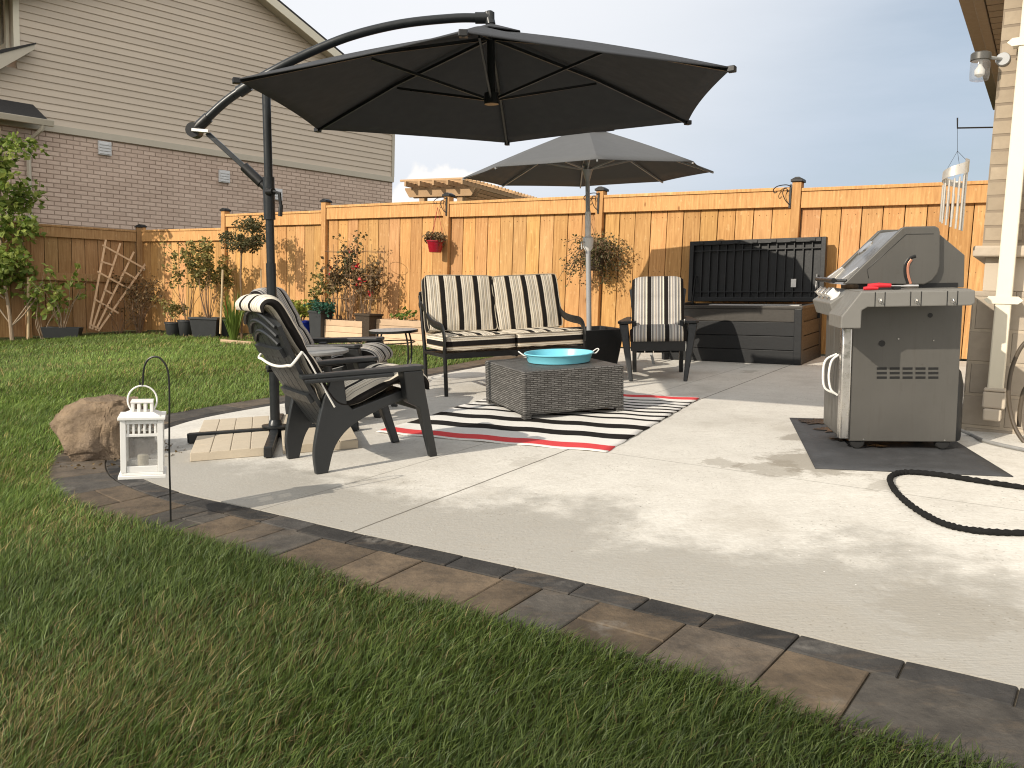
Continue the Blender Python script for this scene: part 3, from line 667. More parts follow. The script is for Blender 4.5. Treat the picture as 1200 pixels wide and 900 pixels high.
# ------------------------------------------------------------------ house on the left
def left_house():
    ox, oy = -3.45, 23.3; rz = R_(-135)
    MW = Matrix.Translation((ox, oy, 0)) @ Matrix.Rotation(rz, 4, 'Z')     # x runs left along the wall, y out of it, z true height
    rt = thing('neighbour_house', 'two-storey neighbour house with mauve brick below taupe siding and a gable', 'house', MW)
    ZB = 4.10; SW = 9.1
    b = MB(); b.box((0, -7, .2), (13, 0, ZB)); b.build('brick_wall', 'brick_left', rt, smooth=False)
    roof = lambda s: 5.95 + .46 * (s if s < 5.2 else 10.4 - s)
    # lap siding as overlapping courses
    m = MB(); p = .139; z = ZB + .13
    while z < 8.4:
        zt = z + p; m.tint = .95 + .1 * random.random()
        if z < 5.95: a, e = .06, SW
        else:
            a = max(.06, (z - 5.95) / .46); e = min(SW, 10.4 - (z - 5.95) / .46)
        if z < 5.2: e = 13.0
        if e - a > .1:
            m.add([(a, .004, zt + .004), (e, .004, zt + .004), (e, .026, z), (a, .026, z), (a, 0, z), (e, 0, z)], [(0, 1, 2, 3), (3, 2, 5, 4)])
        z = zt
    m.build('siding', 'siding', rt, smooth=False)
    w = MB(); w.prism([(0, ZB), (SW, ZB), (SW, roof(SW)), (5.2, roof(5.2)), (0, 5.95)], -7, -.001); w.build('upper_wall', 'siding', rt, smooth=False)
    t = MB(); t.box((-.02, -.02, ZB - .01), (13, .05, ZB + .13)); t.build('frieze_board', 'fascia', rt, smooth=False, bev=.004)
    t = MB(); t.box((-.03, -.05, ZB + .131), (.055, .045, 5.95)); t.build('corner_trim', 'fascia', rt, smooth=False, bev=.004)
    # gable roof with overhanging rake
    r = MB(); o = .34
    def slopepoly(s0, z0, s1, z1, th): return [(s0, z0), (s1, z1), (s1, z1 + th), (s0, z0 + th)]
    r.prism(slopepoly(-.5, 5.95 - .23 + .16, 5.2, 8.342 + .16, .09), -7.3, o - .01); r.prism(slopepoly(5.2, 8.342 + .16, 10.9, 5.95 - .23 + .16, .09), -7.3, o - .01); r.build('roof', 'shingle', rt, smooth=False)
    f = MB(); f.prism(slopepoly(-.5, 5.95 - .23 - .03, 5.2, 8.342 - .03, .20), o, o + .03); f.prism(slopepoly(5.2, 8.342 - .03, 10.9, 5.95 - .23 - .03, .20), o, o + .03); f.build('rake_board', 'cream', rt, smooth=False)
    s = MB(); s.prism(slopepoly(-.5, 5.95 - .23 + .0, 5.2, 8.342 + .0, .02), .028, o - .002); s.prism(slopepoly(5.2, 8.342, 10.9, 5.95 - .23, .02), .028, o - .002); s.build('soffit', 'fascia', rt, smooth=False)
    # return wall with window on the far left
    w = MB(); w.box((SW + .01, -2.2, 5.62), (SW + .035, -.02, 6.9)); w.build('return_siding', 'siding', rt, smooth=False)
    t = MB(); t.box((SW - .06, -.10, 5.55), (SW + .05, .05, 6.9)); t.build('corner_trim', 'cream', rt, smooth=False, bev=.004)
    wf = MB()
    for (a, b_, c, d) in ((-1.15, -.28, 5.62, 5.74), (-1.15, -1.03, 5.74, 6.9), (-.40, -.28, 5.74, 6.9), (-.8, -.74, 5.74, 6.9)): wf.box((SW + .036, a, c), (SW + .10, b_, d))
    wo = wf.build('window', 'cream', rt, smooth=False, bev=.004)
    g = MB(); g.box((SW + .037, -1.03, 5.74), (SW + .06, -.40, 6.9)); g.build('pane', 'glass', wo, smooth=False)
    # lower roof end with its rake, and porch roof with gutter and downspout
    e = MB(); e.prism([(8.86, 5.56), (9.5, 5.03), (12.9, 5.03), (12.9, 5.35), (9.5, 5.33), (8.86, 5.66)], .03, .34); e.build('eave_return', 'fascia', rt, smooth=False, bev=.005)
    e = MB(); e.prism([(8.84, 5.662), (9.5, 5.332), (12.9, 5.352), (12.9, 5.44), (9.5, 5.40), (8.84, 5.69)], -.6, .36); e.build('lower_roof', 'shingle', rt, smooth=False)
    pr = MB(); pr.add([(8.84, .05, 4.56), (13, .05, 4.56), (13, .42, 4.23), (8.66, .42, 4.23), (8.84, .05, 4.44), (13, .05, 4.44), (13, .42, 4.17), (8.66, .42, 4.17)], [(0, 1, 2, 3), (7, 6, 5, 4), (3, 2, 6, 7), (0, 3, 7, 4), (1, 0, 4, 5), (2, 1, 5, 6)]); pr.build('porch_roof', 'shingle', rt, smooth=False)
    gt = MB(); gt.prism([(.421, 4.12), (.50, 4.12), (.53, 4.22), (.53, 4.235), (.421, 4.235)], 8.6, 13, axis='x'); gt.build('gutter', 'fascia', rt, smooth=False, bev=.004)
    d = MB(); d.tube([(8.78, .46, 4.12), (8.80, .44, 4.04), (8.9, .2, 3.90), (8.95, .09, 3.78), (8.95, .08, .5)], .042, 8); d.build('downspout', 'fascia', rt)
    for (px, py) in ((122, 174), (262, 207), (324, 228)):
        r_ = ray(px, py); c0 = np.array([ox, oy, 0]); hn = np.array([.7071, -.7071, 0]); q = r_ * ((hn @ c0) / (hn @ r_)); s_ = (q[:2] - c0[:2]) @ np.array([-.7071, -.7071]); z_ = q[2] + EYE
        v = MB(); v.box((s_ - .13, .002, z_ - .14), (s_ + .13, .06, z_ + .14))
        for k in range(4): v.box((s_ - .11, .061, z_ - .12 + k * .06), (s_ + .11, .075, z_ - .085 + k * .06))
        v.build('wall_vent', 'vent', rt, smooth=False, bev=.004)
left_house()

# ------------------------------------------------------------------ house on the right
def right_house():
    cx, cy = 2.79, 5.08; rz = math.atan2(-.542, .84)          # x along the wall to the right, y into the house
    MW = Matrix.Translation((cx, cy, 0)) @ Matrix.Rotation(rz, 4, 'Z'); z0 = zg(cx, cy)
    rt = thing('brick_house', 'buff brick house corner with block foundation at the right of the patio', 'house', MW)
    zs = EYE + (361 - 297) / FOC * 5.05                       # underside of the stone sill
    b = MB(); b.box((0, 0, zs + .068), (4, 6, 4.2)); b.build('brick_wall', 'brick_right', rt, smooth=False)
    s = MB()
    for k in range(8): s.box((-.045 + k * .5 + (.0 if k else 0), -.05, zs), (-.045 + k * .5 + .493, .4, zs + .066))
    s.box((-.045, .401, zs), (.3, 6, zs + .066)); s.build('stone_sill', 'stone_sill', rt, smooth=False, bev=.012)
    p = MB(); p.box((.02, .02, zs - .20), (4, 6, zs - .001)); p.build('parging', 'parge', rt, smooth=False, bev=.004)
    f = MB(); f.box((-.03, .012, z0 - .4), (4, 6, zs - .201)); f.build('foundation', 'block', rt, smooth=False, bev=.006)
    # eave running away along the hidden side wall
    zf = EYE + 2.2
    so_ = MB(); a, bb = -.28, -.005
    for k in range(40):
        y0 = -.6 + k * .15; so_.box((a + .075, y0 + .006, zf + .012), (bb, y0 + .144, zf + .03)); 
    so_.box((a + .075, -.6, zf + .031), (bb, 5.4, zf + .045)); so_.build('soffit', 'fascia_right', rt, smooth=False)
    fa = MB(); fa.box((a, -.6, zf), (a + .07, 5.4, zf + .22)); fa.build('fascia', 'fascia_right', rt, smooth=False, bev=.006)
    g = MB(); g.prism([(a - .12, zf + .10), (a - .002, zf + .10), (a - .002, zf + .21), (a - .13, zf + .21)], -.6, 5.4); g.build('gutter', 'fascia_right', rt, smooth=False, bev=.006)
    ro = MB(); ro.add([(a - .14, -.7, zf + .222), (a - .14, 5.6, zf + .222), (4, 5.6, zf + 2.6), (4, -.7, zf + 2.6), (a - .14, -.7, zf + .25), (a - .14, 5.6, zf + .25), (4, 5.6, zf + 2.63), (4, -.7, zf + 2.63)], [(0, 1, 2, 3), (7, 6, 5, 4), (0, 4, 5, 1), (1, 5, 6, 2), (2, 6, 7, 3), (3, 7, 4, 0)]); ro.build('roof', 'shingle', rt, smooth=False)
    # downpipe with straps and adapter at its foot
    def wl(px, py, off=0):                                     # pixel on the wall plane, house coordinates
        r = ray(px, py); nrm = np.array([-.542, -.84]); c = np.array([cx, cy]) + nrm * off
        q = r * ((nrm @ c) / (nrm @ r[:2])); v = Vector((q[0], q[1], q[2] + EYE)); return MW.inverted() @ v
    q = wl(1181, 300, .08); x0 = q.x; zb = wl(1160, 458, .08).z
    d = MB(); d.box((x0 - .042, -.115, zb), (x0 + .042, -.045, 4.1)); dn = d.build('downpipe', 'cream', rt, smooth=False, bev=.008)
    for py in (54, 352):
        zz = wl(1180, py, .05).z; k = MB(); k.prism([(x0 - .10, zz), (x0 - .075, zz + .022), (x0 + .075, zz + .022), (x0 + .10, zz), (x0 + .075, zz - .022), (x0 - .075, zz - .022)], -.122, -.116); k.box((x0 - .07, -.115, zz - .02), (x0 - .043, -.04, zz + .02)); k.box((x0 + .043, -.115, zz - .02), (x0 + .07, -.04, zz + .02)); k.build('strap', 'cream', dn, smooth=False)
    k = MB(); k.box((x0 - .06, -.135, zb - .10), (x0 + .06, -.03, zb - .001)); k.box((x0 - .05, -.16, zb - .17), (x0 + .045, -.05, zb - .101)); k.box((x0 - .058, -.137, zb + .0005), (x0 + .058, -.028, zb + .02)); k.build('drain_adapter', 'parge', dn, smooth=False, bev=.012)
    return MW, wl
HM, WL = right_house()
# ------------------------------------------------------------------ cantilever umbrella
def cantilever():
    hub = Vector((-.181, 5.255, 1.171 + EYE)); TM = Matrix.Translation(hub) @ (Matrix.Rotation(-.042, 4, 'Y') @ Matrix.Rotation(.023, 4, 'X'))
    bx, by = -1.525, 5.36; base = Vector((bx, by, zg(bx, by) + SL))
    rt = thing('cantilever_umbrella', 'large charcoal cantilever umbrella on a curved arm over the striped rug', 'umbrella', Matrix.Translation(base))
    inv = rt.matrix_world.inverted(); T = inv @ TM
    RR = 1.5; PH = -1.625; AH = .43
    tips = [Vector((RR * math.cos(PH + k * PI / 3), RR * math.sin(PH + k * PI / 3), 0)) for k in range(6)]; apex = Vector((0, 0, AH))
    # canopy: six panels, cloth sagging a little between the ribs, hem turned down
    c = MB(); n = 14
    for k in range(6):
        a, b = tips[k], tips[(k + 1) % 6]; vs = []; fs = []; idx = {}
        for i in range(n + 1):
            for j in range(i + 1):
                t = i / n; s = j / i if i else 0
                p = apex.lerp(a.lerp(b, s), t); e = 4 * s * (1 - s); p.z -= .03 * e * t * (1 - t) * 2; p.z += .02 * math.sin(PI * t)
                q = 1 - .022 * e * t ** 3; p.x *= q; p.y *= q
                idx[i, j] = len(vs); vs.append(T @ p)
        for i in range(n):
            for j in range(i + 1):
                fs.append((idx[i, j], idx[i + 1, j], idx[i + 1, j + 1]))
                if j < i: fs.append((idx[i, j], idx[i + 1, j + 1], idx[i, j + 1]))
        c.add(vs, fs)
    bm = bmesh.new(); me = bpy.data.meshes.new('canopy'); me.from_pydata(c.v, [], c.f); bm.from_mesh(me); bmesh.ops.remove_doubles(bm, verts=bm.verts, dist=.0005); bmesh.ops.recalc_face_normals(bm, faces=bm.faces); bm.to_mesh(me); bm.free()
    me.materials.append(MAT['canopy']); me.polygons.foreach_set('use_smooth', [True] * len(me.polygons)); me.set_sharp_from_angle(angle=R_(12))
    co = bpy.data.objects.new('canopy', me); COL.objects.link(co); co.parent = rt; md = co.modifiers.new('thick', 'SOLIDIFY'); md.thickness = .006; md.offset = 0
    v = MB(); vr = [T @ Vector((  .21 * math.cos(PH + k * PI / 3), .21 * math.sin(PH + k * PI / 3), AH - .040)) for k in range(6)]; top = T @ Vector((0, 0, AH + .035))
    v.add([top] + vr, [(0, 1 + k, 1 + (k + 1) % 6) for k in range(6)]); v.build('vent_cap', 'canopy', co, smooth=False, solid=.006)
    hz = AH - .40
    for k in range(6):
        r = MB(); a = T @ (apex + Vector((0, 0, -.05))); m_ = T @ (apex.lerp(tips[k], .5) + Vector((0, 0, -.004))); e = T @ (tips[k] * 1.005 + Vector((0, 0, -.014))); r.bar(a, m_, .014, .019); r.bar(m_, e, .014, .019); rb = r.build('rib', 'powder', rt, smooth=False)
        s = MB(); s.bar(T @ Vector((0, 0, hz)).lerp(Vector((tips[k].x, tips[k].y, hz)), .035), T @ (apex.lerp(tips[k], .50) + Vector((0, 0, -.03))),   .011, .015); s.build('strut', 'powder', rb, smooth=False)
        q = MB(); q.bar(T @ (tips[k] * .985 + Vector((0, 0, -.006))), T @ (tips[k] * 1.012 + Vector((0, 0, -.006))), .04, .03); q.build('tip_cap', 'blackmetal', rb, smooth=False, bev=.004)
    h = MB(); h.tube([T @ Vector((0, 0, AH + .10)), T @ Vector((0, 0, hz - .03))], .024, 12); h.tube([T @ Vector((0, 0, hz + .03)), T @ Vector((0, 0, hz - .035))], .045, 12); h.build('hub_post', 'powder', rt)
    # mast
    tp = dep(312, 108, 5.30); ptop = inv @ tp
    f0 = Vector((0, 0, .075))
    m = MB(); m.tube([f0, f0.lerp(ptop, .5)], .031, 16); m.build('lower_mast', 'powder', rt)
    m = MB(); m.tube([f0.lerp(ptop, .49), ptop], .026, 16); m.build('upper_mast', 'powder', rt)
    cc = MB(); a = f0.lerp(ptop, .63); b = f0.lerp(ptop, .755); cc.tube([a, b], .036, 16); col = cc.build('mast_collar', 'powder', rt)
    k = MB(); kp = f0.lerp(ptop, .71); k.tube([kp + Vector((.0, -.03, 0)), kp + Vector((.045, -.06, 0))], .022, 10); k.tube([kp + Vector((.045, -.06, 0)), kp + Vector((.085, -.07, -.01)), kp + Vector((.095, -.07, -.10))], .011, 8); k.tube([kp + Vector((.095, -.07, -.08)), kp + Vector((.09, -.07, -.15))], .014, 8); k.build('crank_handle', 'blackmetal', col)
    # curved arm
    pts = [inv @ dep(px, py, Y) for px, py, Y in ((230, 151, 5.40), (262, 121, 5.37), (290, 101, 5.34), (320, 83, 5.31), (362, 62, 5.30), (412, 42, 5.28), (470, 28, 5.27), (530, 21.5, 5.26), (566, 21, 5.255))]
    a = MB(); a.tube(catmull(pts, 8), .027, 14); a.build('arm', 'powder', rt)
    e = MB(); j = inv @ dep(572, 21, 5.255); e.tube([pts[-1] + (pts[-2] - pts[-1]) * .25, j], .034, 12); e.tube([j + Vector((0, 0, .03)), T @ Vector((0, 0, AH + .03))], .030, 12); e.build('arm_elbow', 'powder', rt)
    g = MB(); g.tube([inv @ dep(280, 108, 5.35), inv @ dep(292, 100, 5.34)], .036, 12); g.build('arm_clamp', 'powder', rt)
    jn = MB(); q = inv @ dep(228, 153, 5.40); jn.tube([q + Vector((0, -.035, 0)), q + Vector((0, .035, 0))], .046, 16); jn.tube([q, pts[0].lerp(pts[1], .45)], .034, 12); jn.build('arm_joint', 'blackmetal', rt)
    lv = MB(); lv.bar(q + Vector((0, -.045, -.005)), inv @ dep(245, 154, 5.34), .02, .022); lv.build('joint_lever', 'steel', rt, smooth=False, bev=.004)
    st = MB(); s0 = inv @ dep(243, 156, 5.38); s1 = inv @ dep(290, 199, 5.35); s2 = inv @ dep(312, 220, 5.33); st.bar(s0, s1, .022, .03); st.build('brace', 'powder', rt, smooth=False, bev=.003)
    st = MB(); st.tube([s1.lerp(s0, .08), s1.lerp(s2, .75)], .031, 12); st.tube([s1.lerp(s2, .7), s2], .026, 12); st.build('brace_sleeve', 'blackmetal', rt)
    # cross base
    fl = MB(); fl.lathe([(.085, .068), (.085, .078), (.045, .082), (.036, .11), (.033, .115)], 24); fl.build('base_flange', 'powder', rt)
    a1 = Vector((-.505, -.15, 0)); a2 = Vector((.135, -.62, 0)); tz = lambda v: v + Vector((0, 0, GA * v.x + GB * v.y))
    for d, ln in ((a1, 1), (a2, 1), (-a1, 1), (-a2, .85)):
        b = MB(); b.bar(tz(d * .02) + Vector((0, 0, .035)), tz(d * ln) + Vector((0, 0, .035)), .05, .062); bo = b.build('base_arm', 'powder', rt, smooth=False, bev=.005)
        b = MB(); b.bar(tz(d * ln) + Vector((0, 0, .035)), tz(d * (ln + .012)) + Vector((0, 0, .035)), .046, .058); b.build('end_cap', 'rubber', bo, smooth=False, bev=.004)
    # four scored slabs weighing the base down
    u1 = a1.normalized(); u2 = a2.normalized(); u2 = (u2 - u1 * u1.dot(u2)).normalized(); names = {(1, 1): 'nearest to the lawn edge and lantern', (-1, 1): 'under the front dark lounge chair', (1, -1): 'at the far lawn side of the umbrella base', (-1, -1): 'behind the mast under the small round table'}
    for (sx, sy), nm in names.items():
        s = MB(); w0, w1, l0, l1 = .035, .475, .035, .56
        for i in range(4):
            for j in range(2):
                g = .0022; A = w0 + (w1 - w0) * i / 4 + g; B = w0 + (w1 - w0) * (i + 1) / 4 - g; cut = .30 if i % 2 else .22; Ls = ((l0, l0 + cut), (l0 + cut, l1))[j]; Cc, D = Ls[0] + g, Ls[1] - g
                pp = [u1 * sx * A + u2 * sy * Cc, u1 * sx * B + u2 * sy * Cc, u1 * sx * B + u2 * sy * D, u1 * sx * A + u2 * sy * D]
                s.add([tz(p) + Vector((0, 0, .012)) for p in pp] + [tz(p) + Vector((0, 0, .052)) for p in pp], [(0, 1, 2, 3), (4, 5, 6, 7), (0, 1, 5, 4), (1, 2, 6, 5), (2, 3, 7, 6), (3, 0, 4, 7)])
        pp = [u1 * sx * (w0 + .002) + u2 * sy * (l0 + .002), u1 * sx * (w1 - .002) + u2 * sy * (l0 + .002), u1 * sx * (w1 - .002) + u2 * sy * (l1 - .002), u1 * sx * (w0 + .002) + u2 * sy * (l1 - .002)]
        s.add([tz(p) + Vector((0, 0, .001)) for p in pp] + [tz(p) + Vector((0, 0, .047)) for p in pp], [(0, 1, 2, 3), (4, 5, 6, 7), (0, 1, 5, 4), (1, 2, 6, 5), (2, 3, 7, 6), (3, 0, 4, 7)])
        o = s.build('weight_slab', 'tan_paver', None, smooth=False, bev=.003, mtx=Matrix.Translation(base)); tag(o, 'tan scored concrete weight slab ' + nm, 'paving slab', 'weight slabs on the umbrella base')
cantilever()

# ------------------------------------------------------------------ market umbrella by the fence
def market():
    X, Y = .790, 8.55; gx = zg(X, Y); rt = thing('market_umbrella', 'mid-grey market umbrella on a pale pole behind the loveseat', 'umbrella', slab(X, Y))
    rim = EYE + 1.235 - gx; ap = EYE + 1.70 - gx; RR = 1.245; ph = -PI / 2 - .02
    tips = [Vector((RR * math.cos(ph + k * PI / 4), RR * math.sin(ph + k * PI / 4), rim)) for k in range(8)]; apex = Vector((0, 0, ap))
    c = MB(); n = 8
    for k in range(8):
        a, b = tips[k], tips[(k + 1) % 8]; vs = []; fs = []; idx = {}
        for i in range(n + 1):
            for j in range(i + 1):
                t = i / n; s = j / i if i else 0; p = apex.lerp(a.lerp(b, s), t); e = 4 * s * (1 - s); p.z += .012 * math.sin(PI * t) - .03 * e * t * (1 - t) * 2; q = 1 - .03 * e * t ** 3; p.x *= q; p.y *= q
                idx[i, j] = len(vs); vs.append(p)
        for i in range(n):
            for j in range(i + 1):
                fs.append((idx[i, j], idx[i + 1, j], idx[i + 1, j + 1]))
                if j < i: fs.append((idx[i, j], idx[i + 1, j + 1], idx[i, j + 1]))
        c.add(vs, fs)
    me = bpy.data.meshes.new('canopy'); bm = bmesh.new(); me.from_pydata(c.v, [], c.f); bm.from_mesh(me); bmesh.ops.remove_doubles(bm, verts=bm.verts, dist=.0005); bmesh.ops.recalc_face_normals(bm, faces=bm.faces); bm.to_mesh(me); bm.free()
    me.materials.append(MAT['canopy_grey']); me.polygons.foreach_set('use_smooth', [True] * len(me.polygons)); me.set_sharp_from_angle(angle=R_(10))
    co = bpy.data.objects.new('canopy', me); COL.objects.link(co); co.parent = rt; md = co.modifiers.new('thick', 'SOLIDIFY'); md.thickness = .005; md.offset = 0
    v = MB(); vr = [Vector((.27 * math.cos(ph + k * PI / 4), .27 * math.sin(ph + k * PI / 4), ap - .045 + (.02 if k % 2 else 0))) for k in range(8)]; v.add([Vector((0, 0, ap + .05))] + vr, [(0, 1 + k, 1 + (k + 1) % 8) for k in range(8)]); v.build('vent_cap', 'canopy_grey', co, smooth=False, solid=.005)
    for k in range(8):
        r = MB(); r.bar(apex + Vector((0, 0, -.05)), tips[k] * 1.0 + Vector((0, 0, -.012)), .014, .016); rb = r.build('rib', 'greypole', rt, smooth=False)
        s = MB(); s.bar(Vector((0, 0, rim + .045)), apex.lerp(tips[k], .55) + Vector((0, 0, -.03)), .012, .014); s.build('strut', 'greypole', rb, smooth=False)
    p = MB(); p.tube([(0, 0, 1.35), (0, 0, ap + .03)], .022, 14); p.build('upper_pole', 'greypole', rt)
    h = MB(); h.lathe([(.022, rim - .06), (.045, rim + .02), (.055, rim + .05), (.03, rim + .075)], 14); h.build('runner_hub', 'greypole', rt)
    p = MB(); p.tube([(0, 0, .30), (0, 0, 1.36)], .026, 14); p.build('lower_pole', 'greypole', rt)
    zc = EYE + (362 - 296) / FOC * Y - gx
    p = MB(); p.lathe([(.026, zc - .09), (.05, zc - .05), (.056, zc + .04), (.03, zc + .06), (.028, zc + .30)], 14); ck = p.build('crank_housing', 'white', rt)
    p = MB(); p.tube([(-.04, -.03, zc), (-.07, -.05, zc), (-.07, -.06, zc - .07)], .008, 8); p.build('crank_handle', 'lightgrey', ck)
    # the planter it stands in
    pl = thing('square_planter', 'tall black tapered square planter holding the grey umbrella pole', 'planter', slab(X, Y - .02, R_(20), SL))
    b = MB(); a, t = .20, .265; b.add([(-a, -a, 0), (a, -a, 0), (a, a, 0), (-a, a, 0), (-t, -t, .42), (t, -t, .42), (t, t, .42), (-t, t, .42), (-t + .025, -t + .025, .42), (t - .025, -t + .025, .42), (t - .025, t - .025, .42), (-t + .025, t - .025, .42), (-t + .04, -t + .04, .36), (t - .04, -t + .04, .36), (t - .04, t - .04, .36), (-t + .04, t - .04, .36)],
          [(3, 2, 1, 0)] + [(i, (i + 1) % 4, 4 + (i + 1) % 4, 4 + i) for i in range(4)] + [(4 + i, 4 + (i + 1) % 4, 8 + (i + 1) % 4, 8 + i) for i in range(4)] + [(8 + i, 8 + (i + 1) % 4, 12 + (i + 1) % 4, 12 + i) for i in range(4)])
    b.build('planter_body', 'boxdark', pl, smooth=False, bev=.006)
    s = MB(); s.box((-.225, -.225, .33), (.225, .225, .362)); s.build('soil', 'soil', pl, smooth=False)
market()

# ------------------------------------------------------------------ cushions
def slab_cushion(name, path, width, th, mt, tufts=(), mtx=None, label=None, group=None):
    """a long tufted pad laid along path (x, z), stripes running along it"""
    P = catmull([(x, 0, z) for x, z in path], 8); m = len(P); n = 26; mb = MB(); Ls = [0]
    for a, b in zip(P, P[1:]): Ls.append(Ls[-1] + (b - a).length)
    vs = []; st = []
    for i, p in enumerate(P):
        d = (P[min(i + 1, m - 1)] - P[max(i - 1, 0)]).normalized(); nrm = Vector((-d.z, 0, d.x))
        if nrm.z < -.3: nrm = -nrm
        f = i / (m - 1); pin = min([1] + [.62 + .38 * min(1, abs(Ls[i] / Ls[-1] - t) / .045) for t in tufts]); endf = min(1, (min(Ls[i], Ls[-1] - Ls[i]) / .05) ** .5 + .25)
        for k in range(2 * n):
            if k < n: u = -1 + 2 * k / (n - 1); s = 1
            else: u = 1 - 2 * (k - n) / (n - 1); s = -1
            h = th * .5 * (1 - abs(u) ** 6 * .92) * pin * endf * (.62 + .55 * min(1, max(0, (f - .12) / .12)))
            if s < 0: h *= .8
            y = u * width / 2; vs.append(p + Vector((0, y, 0)) + nrm * h * s); st.append(y - .061 + 5 * .162)
    fs = []
    for i in range(m - 1):
        for k in range(2 * n): fs.append((i * 2 * n + k, i * 2 * n + (k + 1) % (2 * n), (i + 1) * 2 * n + (k + 1) % (2 * n), (i + 1) * 2 * n + k))
    fs.append(tuple(range(2 * n - 1, -1, -1))); fs.append(tuple((m - 1) * 2 * n + k for k in range(2 * n)))
    mb.add(vs, fs, None, st); o = mb.build(name, mt, None, mtx=mtx, ang=70); tag(o, label, 'cushion', group); return o
def box_cushion(name, w, d, t, mt, mtx, label, group, boxing=False, seed=0):
    rnd = random.Random(seed); n, m = 28, 20; mb = MB()
    from mathutils import noise as mn
    def sag(u, v): return .72 + .28 * (1 - abs(u) ** 4) * (1 - abs(v) ** 4) + .10 * mn.noise(Vector((u * 1.6 + seed * 3, v * 1.6, seed))) + .05 * mn.noise(Vector((u * 5 + seed * 3, v * 3, seed + 7)))
    def rc(u, v):        # rounded corners of the outline
        k = 1 - .035 * (abs(u) ** 8) * (abs(v) ** 8); return u * k, v * k
    for s in (1, -1):
        vs = []; st = []
        for j in range(m + 1):
            for i in range(n + 1):
                u, v = rc(-1 + 2 * i / n, -1 + 2 * j / m); vs.append((u * w / 2, v * d / 2, s * t / 2 * sag(u, v))); st.append(u * w / 2 + w / 2 + .03 + .158)
        fs = [(j * (n + 1) + i, j * (n + 1) + i + 1, (j + 1) * (n + 1) + i + 1, (j + 1) * (n + 1) + i) for j in range(m) for i in range(n)]
        mb.add(vs, fs if s > 0 else [f[::-1] for f in fs], None, st)
    ring = [(-1 + 2 * i / n, -1) for i in range(n)] + [(1, -1 + 2 * j / m) for j in range(m)] + [(1 - 2 * i / n, 1) for i in range(n)] + [(-1, 1 - 2 * j / m) for j in range(m)]
    vs = []; st = []; rows = 7
    for k in range(rows):
        f = -1 + 2 * k / (rows - 1); out = 1 + .05 * (1 - f * f) * (.14 / min(w, d))
        for (u, v) in ring:
            a, b = rc(u, v); z = f * t / 2 * sag(a, b); vs.append((a * w / 2 * out, b * d / 2 * out, z)); st.append((z + t / 2 - t * .33 + .158) if boxing else (a * w / 2 + w / 2 + .03 + .158))
    r = len(ring); fs = [(k * r + i, k * r + (i + 1) % r, (k + 1) * r + (i + 1) % r, (k + 1) * r + i) for k in range(rows - 1) for i in range(r)]
    mb.add(vs, fs, None, st)
    o = mb.build(name, mt, None, mtx=mtx, ang=75); tag(o, label, 'cushion', group)
    for s in (1, -1):                       # piping cord round both edges
        P = []
        for (u, v) in ring + ring[:1]: a, b = rc(u, v); P.append((a * (w / 2 + .003), b * (d / 2 + .003), s * (t / 2 * sag(a, b))))
        pm = MB(); pm.tube(P, .0042, 6, cap=False); pm.build('piping', 'piping', o)
    return o

